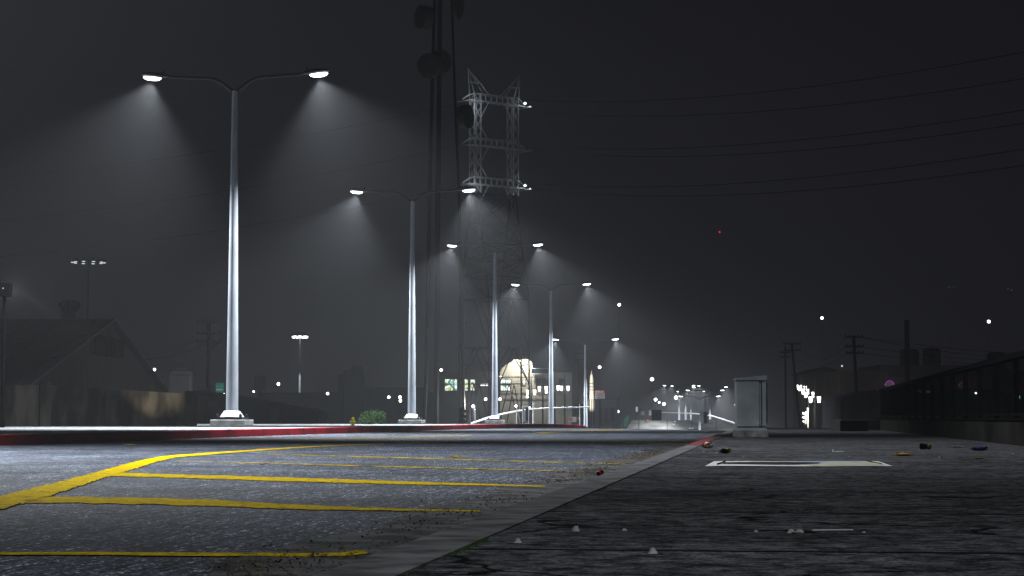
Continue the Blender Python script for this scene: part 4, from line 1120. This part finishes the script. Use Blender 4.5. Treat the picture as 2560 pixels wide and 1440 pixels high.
r, q = poly_bld("long_store", [(2100, 1085), (2100, 925), (2196, 925), (2200, 912), (2470, 913), (2560, 930), (2700, 930), (2700, 1085)], 330, 20, M_dimred, "long dim store building with a pale band and round signs behind the railing", "building")
for (a, b, c, d), mt, nm in (((2200, 944, 2450, 950), M_creamdim, "pale_band"), ((2200, 928, 2220, 944), M_creamdim, "pale_pier"), ((2222, 928, 2480, 941), mat("teal_band", (.03, .06, .07), None, .8), "shopfront_band")):
    A, B = q(a, d), q(c, b); MB().b2(A.x, B.x, -.25, -.02, A.z, B.z).build(nm, mt, r)
M_neon = emat("magenta_neon", (.75, .08, .7), .35)
for px, py in ((2223, 963), (2406, 966)):
    p = q(px, py); k = 330/F
    d = MB().tube([(p.x, -.5, p.z), (p.x, -.3, p.z)], 10*k, 24).build("round_sign", mat("disc_grey", (.25, .24, .27), None, .6), r)
    nb = MB(); pts = [(p.x + 10.8*k*math.cos(t), -.45, p.z + 10.8*k*math.sin(t)) for t in [R(-60) + R(250)*i/20 for i in range(21)]]
    nb.tube(pts, .06, 5).build("neon_rim", M_neon, d)
    ld = bpy.data.lights.new("sign_light", 'POINT'); ld.energy = 14; ld.color = (1, .5, .9); lo = bpy.data.objects.new("sign_light", ld); COL.objects.link(lo); lo.parent = r; lo.location = (p.x + .3, -1.6, p.z)
for (a, b, t, lb) in ((2250, 2297, 872, "left one of two squat round tanks beside the chimney"), (2307, 2351, 870, "right one of two squat round tanks beside the chimney"), (2468, 2514, 880, "lone dark tank farther right over the railing")):
    Y = 380; c = W((a+b)/2, t, Y); zb = gz(c.x, Y); rr = (b-a)/2*Y/F
    r = thing("storage_tank", (c.x, Y, zb), lb, "tank", "tanks on the right skyline")
    MB().lathe([(rr, 0), (rr, c.z - zb - .35)], 16).build("shell", M_dark, r); MB().lathe([(rr*1.02, c.z-zb-.35), (rr*.6, c.z-zb)], 16).build("top", M_black, r)
r, q = poly_bld("dark_hall", [(2190, 1085), (2190, 978), (2260, 976), (2335, 982), (2380, 974), (2430, 970), (2478, 974), (2520, 984), (2700, 984), (2700, 1085)], 210, 15, M_dark, "low black hall with a shallow arched roof seen through the railing", "hall")
for px, lb in ((2226, 979), (2441, 983)):
    p = q(px, lb, 209.5); MB().box((p.x, -.5, p.z), (.30, .15, .14)).build("wall_light", M_bulb, r)
p = q(2549, 993, 209.5); MB().box((p.x, -.5, p.z), (.18, .1, .3)).build("green_light", emat("green_light", (.2, .7, .2), .8), r)
p = q(2305, 979, 209.5); MB().b2(p.x-.8, p.x+.9, -.2, -.02, p.z-.1, p.z+.1).build("lit_transom", emat("dim_transom", (.5, .5, .35), .25), r)
lit_pole(2289, 1022, 0, 196, "pale blue lit pole seen through the railing's middle", 5)
lit_pole(2419, 1016, 0, 196, "bright slim pole seen through the railing's right part", 4)
r, q = poly_bld("grey_annex", [(2101, 1085), (2101, 1000), (2115, 990), (2165, 978), (2192, 975), (2192, 1085)], 140, 8, mat("annex_grey", (.05, .055, .06), (.015, .015, .017), .9, .5, stretch=(1,1,.3)), "grey stained annex wall left of the railing's end", "building")
# dark skyline
r, q = poly_bld("distant_warehouse", [(640, 1085), (640, 984), (870, 984), (905, 972), (1060, 972), (1090, 985), (1090, 1085)], 430, 10, M_dark, "long low dark warehouse along the skyline behind the hydrant", "warehouse")
MB().prism([q(*p, 429) for p in [(636, 985), (870, 984), (905, 972), (1062, 972), (1062, 969), (904, 969), (869, 981), (636, 982)]], (0, 12, 0)).build("roof", M_black, r)
r, q = poly_bld("silo_plant", [(845, 1085), (845, 936), (855, 936), (862, 925), (876, 925), (880, 915), (898, 915), (904, 930), (908, 985), (908, 1085)], 420, 6, M_dark, "faint dark silo plant silhouette above the hydrant", "silo")
MB().tube([q(858, 1085, 419), q(862, 925, 419)], .25, 5).build("pipe", M_black, r)
r, q = poly_bld("distant_block", [(1440, 1085), (1440, 1010), (1490, 1010), (1490, 1085)], 420, 8, M_dark, "low dark block behind the fifth street lamp's foot", "building")
MB().b2(-.6, .6, -.1, .02, 3, 5).build("door", M_black, r)

# ---------------------------------------------------------------- litter
def crumple(name, c, d, mt, label, cat, seed=1, rz=0, group=None, sub=3, amp=.35):
    random.seed(seed)
    mb = MB().ico((0, 0, 0), 1, sub); ph = [random.uniform(0, 6) for _ in range(9)]
    v = []
    for x, y, z in mb.v:
        k = 1 + amp * (math.sin(5*x+ph[0]) * math.cos(6*y+ph[1]) + .5 * math.sin(11*z+ph[2]+4*x)) * .7 + random.uniform(-.08, .08)
        v.append((x*d[0]*k, y*d[1]*k, max(0, (z*.5+.5) * d[2]*k)))
    mb.v = v; o = mb.build(name, mt); o.location = c; o.rotation_euler = (0, 0, rz); return tag(o, label, cat, group)
ZS = .151
M_packet = mat("snack_print", (.75, .68, .66), (.45, .16, .03), .35, 14, lo=.42, hi=.55); M_blackbag = mat("black_plastic", (.02, .02, .018), (.008, .008, .008), .25, 10)
M_gold = mat("gold_wrap", (.65, .50, .12), (.2, .14, .03), .3, 15)
def at_walk(px, py): return G(px, py, ZS)
p = at_walk(1771, 1121)
r = thing("snack_packet", p, "crumpled orange and white snack packet beside the kerb in front of the cabinet", "litter", rz=.2)
crumple("packet_body", (0, .05, 0), (.075, .05, .065), M_blackbag, None, None, 3).parent = r
o = crumple("printed_front", (-.01, -.02, .012), (.06, .035, .062), M_packet, None, None, 5); o.parent = r
p = at_walk(1812, 1134)
r = thing("drink_can", p, "crushed black and gold drinks can among crumbs, right of the snack packet", "litter", rz=R(15))
crumple("can_body", (0, 0, 0), (.065, .04, .055), M_blackbag, None, None, 8, amp=.2).parent = r
crumple("gold_end", (.035, -.02, .025), (.03, .022, .036), M_gold, None, None, 9, amp=.2).parent = r
for i, (px, py, s, lb) in enumerate(((1792, 1133, 2.6, "pale crumb touching the crushed can's left side"), (1759, 1129, 2.2, "pale crumb in front of the snack packet"), (1790, 1124, 1.8, "tiny pale crumb between snack packet and can"), (1859, 1143, 2.2, "pale pebble right of and below the crushed can"),
        (2122, 1142, 2.5, "white pebble below the white paper scrap"), (2222, 1142, 2.5, "white pebble between paper scrap and orange leaf"), (2350, 1145, 4, "larger pale pebble right of the orange leaf"), (2532, 1135, 2.2, "dim pebble near the low wall at the far right"),
        (1440, 1328, 11, "pale cone-shaped stone, topmost by the kerb in the foreground"), (1295, 1357, 10, "pale cone-shaped stone closest to the mossy kerb edge"), (1632, 1384, 12, "largest pale cone-shaped stone, lowest in the foreground"), (1561, 1327, 7, "flat brownish stone between the two cone-shaped ones"),
        (1890, 1330, 6, "lone small pale stone left of the stone trio"), (1978, 1330, 9, "upper-left stone of the foreground trio"), (1999, 1333, 12, "right, largest stone of the foreground trio"), (1973, 1333, 6, "smallest flat stone of the foreground trio"), (2160, 1332, 5, "tiny pale stone right of the white straw"))):
    p = at_walk(px, py); k = p.y / F; random.seed(40 + i)
    w_ = s * k
    pr = [(w_*1.0, 0), (w_*.85, w_*.35), (w_*.42, w_*1.15), (w_*.2, w_*1.2)] if s >= 9 and 1200 < px < 1700 else [(w_*1.0, 0), (w_*.95, w_*.3), (w_*.5, w_*.75), (w_*.1, w_*.85)]
    mb = MB().lathe(pr, 7); mb.v = [(x + random.uniform(-.12, .12)*w_, y + random.uniform(-.12, .12)*w_, z + (random.uniform(-.08, .08)*w_ if z > .001 else 0)) for x, y, z in mb.v]
    o = mb.build("pebble", mat("pebble_pale", (.36, .34, .33), (.22, .21, .21), .9, 40) if i == 0 else bpy.data.materials["pebble_pale"]); o.location = p
    tag(o, lb, "pebble", "pebbles and crumbs on the sidewalk")
random.seed(11)
def leaf(px, py, w_, mt, label, z=.006, curl=.3, rz=0, name="fallen_leaf", group="fallen leaves"):
    p = G(px, py, z); k = w_ * p.y / F / 2; mb = MB(); n = 7
    for i in range(n):
        t = i/(n-1); x = (t-.5)*2*k; ww = math.sin(math.pi*min(max(t, .04), .97))*k*.42
        zz = curl*k*(abs(t-.5)*1.4)**2
        mb.v += [(x, -ww, zz + ww*.35), (x, 0, zz), (x, ww, zz + ww*.45)]
    for i in range(n-1):
        for j in range(2): a = i*3+j; mb.f.append((a, a+1, a+4, a+3))
    o = mb.build(name, mt); o.location = p; o.rotation_euler = (0, 0, rz)
    sm = o.modifiers.new("s", 'SOLIDIFY'); sm.thickness = .004
    return tag(o, label, "leaf", group)
M_lyel = mat("leaf_yellow", (.55, .42, .03), (.2, .14, .02), .6, 20); M_lor = mat("leaf_orange", (.6, .28, .04), (.25, .1, .02), .6, 20)
leaf(656, 1162, 20, M_lyel, "curled yellow leaf lying left of centre on the asphalt", curl=.8, rz=.3)
leaf(323, 1113, 26, M_lyel, "dark yellow leaf on the road near the left end of the red kerb", rz=.1)
leaf(1140, 1144, 36, M_lyel, "wide dark leaf on the thin yellow line in the middle of the road", rz=-.1, curl=.5)
leaf(1130, 1106, 34, M_lyel, "flat dark leaf farther up the middle of the road")
leaf(1163, 1134, 12, M_lyel, "tiny curled leaf above the wide dark leaf", curl=1.2)
leaf(1096, 1104, 12, M_lyel, "tiny dark leaf farthest up the road")
leaf(1400, 1204, 26, M_lor, "orange leaf in the gutter, left of the red cup", z=.01, curl=1, rz=.2)
leaf(1417, 1202, 20, M_lor, "second orange leaf overlapping the gutter dirt by the red cup", z=.012, curl=.6, rz=-.3)
leaf(2249, 1136, 24, M_lor, "orange leaf standing on the dark sidewalk right of the paper scrap", z=ZS, curl=1.1, rz=.4)
leaf(2258, 1140, 60, M_lor, "long flat yellow-orange leaf under the standing orange one", z=ZS, curl=.2)
leaf(2447, 1147, 34, M_lor, "flat brownish leaf near the low wall at the right", z=ZS, curl=.2)
# paper scrap and straw
p = at_walk(2097, 1130); k = p.y / F
mb = MB(); mb.prism([(-15*k, 0, 0), (15*k, .05, 0), (15*k, .12, .002), (-12*k, .14, .002)], (0, 0, .006)); mb.prism([(-15*k, 0, .006), (-12*k, .1, .006), (-13.5*k, .03, 7*k)], (.006, 0, 0))
o = mb.build("paper_scrap", M_white); o.location = p; tag(o, "folded white paper scrap on the sidewalk beyond the manhole frame", "litter")
p = at_walk(2083, 1328); k = p.y/F
o = MB().tube([(-52*k, 0, .004), (52*k, .02, .004)], .0018, 8).build("drinking_straw", M_white); o.location = p; tag(o, "thin white drinking straw lying right of the stone trio", "litter")
p = at_walk(2084, 1327)
# cup, blue bag, plastic wrapper
p = at_walk(2315, 1124); k = p.y/F
r = thing("takeaway_cup", p, "dark crumpled takeaway cup lying on its side near the low wall", "litter", rz=.3)
MB().tube([(-14*k, 0, 8*k), (12*k, 0, 7*k)], [8*k, 6*k], 14, caps=False).build("cup_body", M_blackbag, r); crumple("lid", (6*k, -.02, 0), (7*k, 5*k, 12*k), M_gold, None, None, 12).parent = r
p = at_walk(2447, 1127); k = p.y/F
crumple("plastic_bag", p, (20*k, 12*k, 9*k), mat("indigo_plastic", (.05, .045, .16), (.015, .014, .05), .35, 12), "crumpled indigo plastic bag lying near the foot of the low wall", "bag", 21, amp=.5)
p = at_walk(2392, 1119); k = p.y/F
crumple("film_wrapper", p, (18*k, .04, 2.5*k), mat("clear_film", (.25, .25, .27), (.08, .08, .09), .2, 20), "grey plastic film wrapper stretched left of the indigo bag", "litter", 23, amp=.6)
# red cup on the kerb
p = G(1503, 1193, .0); p = Vector((kRo(p.y) - .03, 18.2, .02))
p = G(1495, 1194, .02); k = p.y / F
r = thing("red_cup", (p.x, p.y, .03), "red plastic cup lid with a white rim lying in the gutter against the kerb", "cup", rz=R(20))
cx = Vector((.02, .01, .024))
M_redpl = mat("red_plastic", (.5, .0, .01), (.3, .0, .0), .3, 10)
b = MB(); n = 20; ax = Vector((.75, .45, .38)).normalized()
b.tube([cx - ax*.012, cx + ax*.02, cx + ax*.045], [.027, .025, .017], n).build("cup_body", M_redpl, r, smooth=True)
rim = MB(); a_ = ax.orthogonal().normalized(); b_ = ax.cross(a_)
rim.tube([cx - ax*.012 + (a_*math.cos(t) + b_*math.sin(t))*.028 for t in [2*math.pi*i/24 for i in range(25)]], .0022, 6).build("rim", M_white, r)

# large printed sheet lying on the sidewalk: white border, dark oval, blue/yellow end
def sheet():
    z = ZS + .004
    c = [G(1762, 1166.5, z), G(2232, 1166.5, z), G(2195, 1154, z), G(1785, 1154, z)]
    o = sum(c, Vector()) / 4
    r = thing("discarded_poster", (o.x, o.y, z), "large flattened white-bordered poster lying on the sidewalk, dark oval inside", "poster")
    q = lambda s, t: (c[0].lerp(c[1], s)).lerp(c[3].lerp(c[2], s), t) - o
    def quad(name, s0, s1, t0, t1, dz, mt):
        n = 12; mb = MB()
        for i in range(n+1):
            s = s0 + (s1-s0)*i/n
            for t in (t0, t1):
                p = q(s, t); mb.v.append((p.x, p.y, dz + .0015*math.sin(9*s)))
        for i in range(n): mb.f.append((2*i, 2*i+2, 2*i+3, 2*i+1))
        return mb.build(name, mt, r)
    s = quad("sheet", 0, 1, 0, 1, .004, mat("sheet_white", (.85, .85, .80), (.6, .6, .55), .5, 5))
    quad("blue_band", .50, .93, .70, .90, .007, mat("blue_band", (.18, .27, .55), (.50, .55, .62), .5, 6))
    quad("yellow_band", .56, .97, .12, .60, .007, mat("yellow_band", (.62, .56, .36), (.5, .46, .32), .5, 6))
    mb = MB(); pts = []
    for i in range(40):
        t = 2*math.pi*i/40; p = q(.34 + .29*math.cos(t), .50 + .24*math.sin(t)); pts.append((p.x, p.y, .010))
    mb.add(pts, [tuple(range(40))]).build("dark_oval", mat("oval_dark", (.045, .045, .04), (.02, .02, .02), .6, 8), r)
    for s0, t0, s1, t1 in ((.055, .25, .075, .85), (.925, .9, .965, .3)):
        a, b = q(s0, t0), q(s1, t1); MB().tube([(a.x, a.y, .010), (b.x, b.y, .010)], .006, 4).build("fold_mark", M_black, r)
    g = [q(-.0, 0), q(-.045, -.1), q(-.03, .9), q(0, .98)]
sheet()

# grass and moss along the kerb joint and in one slab joint
def grass():
    random.seed(5); mb = MB()
    def blade(x, y, z, h):
        a = random.uniform(0, 6.28); w_ = h*.12; dx, dy = math.cos(a)*w_, math.sin(a)*w_; lx, ly = random.uniform(-.5, .5)*h, random.uniform(-.5, .5)*h
        mb.add([(x-dx, y-dy, z), (x+dx, y+dy, z), (x+lx, y+ly, z+h)], [(0, 1, 2)])
    for i in range(4200):
        y = random.choice((random.uniform(4.7, 6.9), random.uniform(4.7, 6.9), random.uniform(6.9, 12), random.uniform(11, 30)))
        if math.sin(y*2.3) + math.sin(y*5.1+1) + random.uniform(-1.1, 1.1) < .35: continue
        blade(kR(y) + abs(random.gauss(0, .012)) * (1 + y*.06) + .004, y, .150, random.uniform(.002, .007) * (1 + y*.045))
    for i in range(2500):
        x = random.uniform(-.5, 2.6); y = 6.07 + .02*math.sin(x*4) + random.gauss(0, .018)
        if math.sin(x*3.1) + random.uniform(-1, 1) < -.3: continue
        blade(x, y, .150, random.uniform(.002, .006))
    o = mb.build("grass", M_grass); tag(o, "moss and short grass growing along the kerb joint", "grass", kind="stuff")
grass()
# leaf litter in the gutter
def gutter_litter():
    random.seed(9); mb = MB()
    for i in range(9000):
        y = random.uniform(3.5, 9) if random.random() < .35 else random.uniform(6, 34)
        x = kRo(y) - .62 + random.gauss(0, .17)
        if math.sin(y*1.9) + math.sin(y*.7) + random.uniform(-1, 1) < -.4: continue
        s = random.uniform(.004, .013) * (1 + y*.02); a = Vector((random.gauss(0,1), random.gauss(0,1), random.gauss(0,.35))).normalized()*s; b = Vector((-a.y, a.x, random.uniform(-.3,.3)*s))*.5
        p = Vector((x, y, .008 + random.uniform(0, .006)))
        mb.add([p-a, p+b, p+a, p-b], [(0,1,2,3)])
    o = mb.build("leaf_litter", mat("litter_brown", (.16, .12, .06), (.03, .026, .018), .9, 30)); tag(o, "dark leaf litter and dirt scattered along the gutter", "leaf litter", kind="stuff")
gutter_litter()
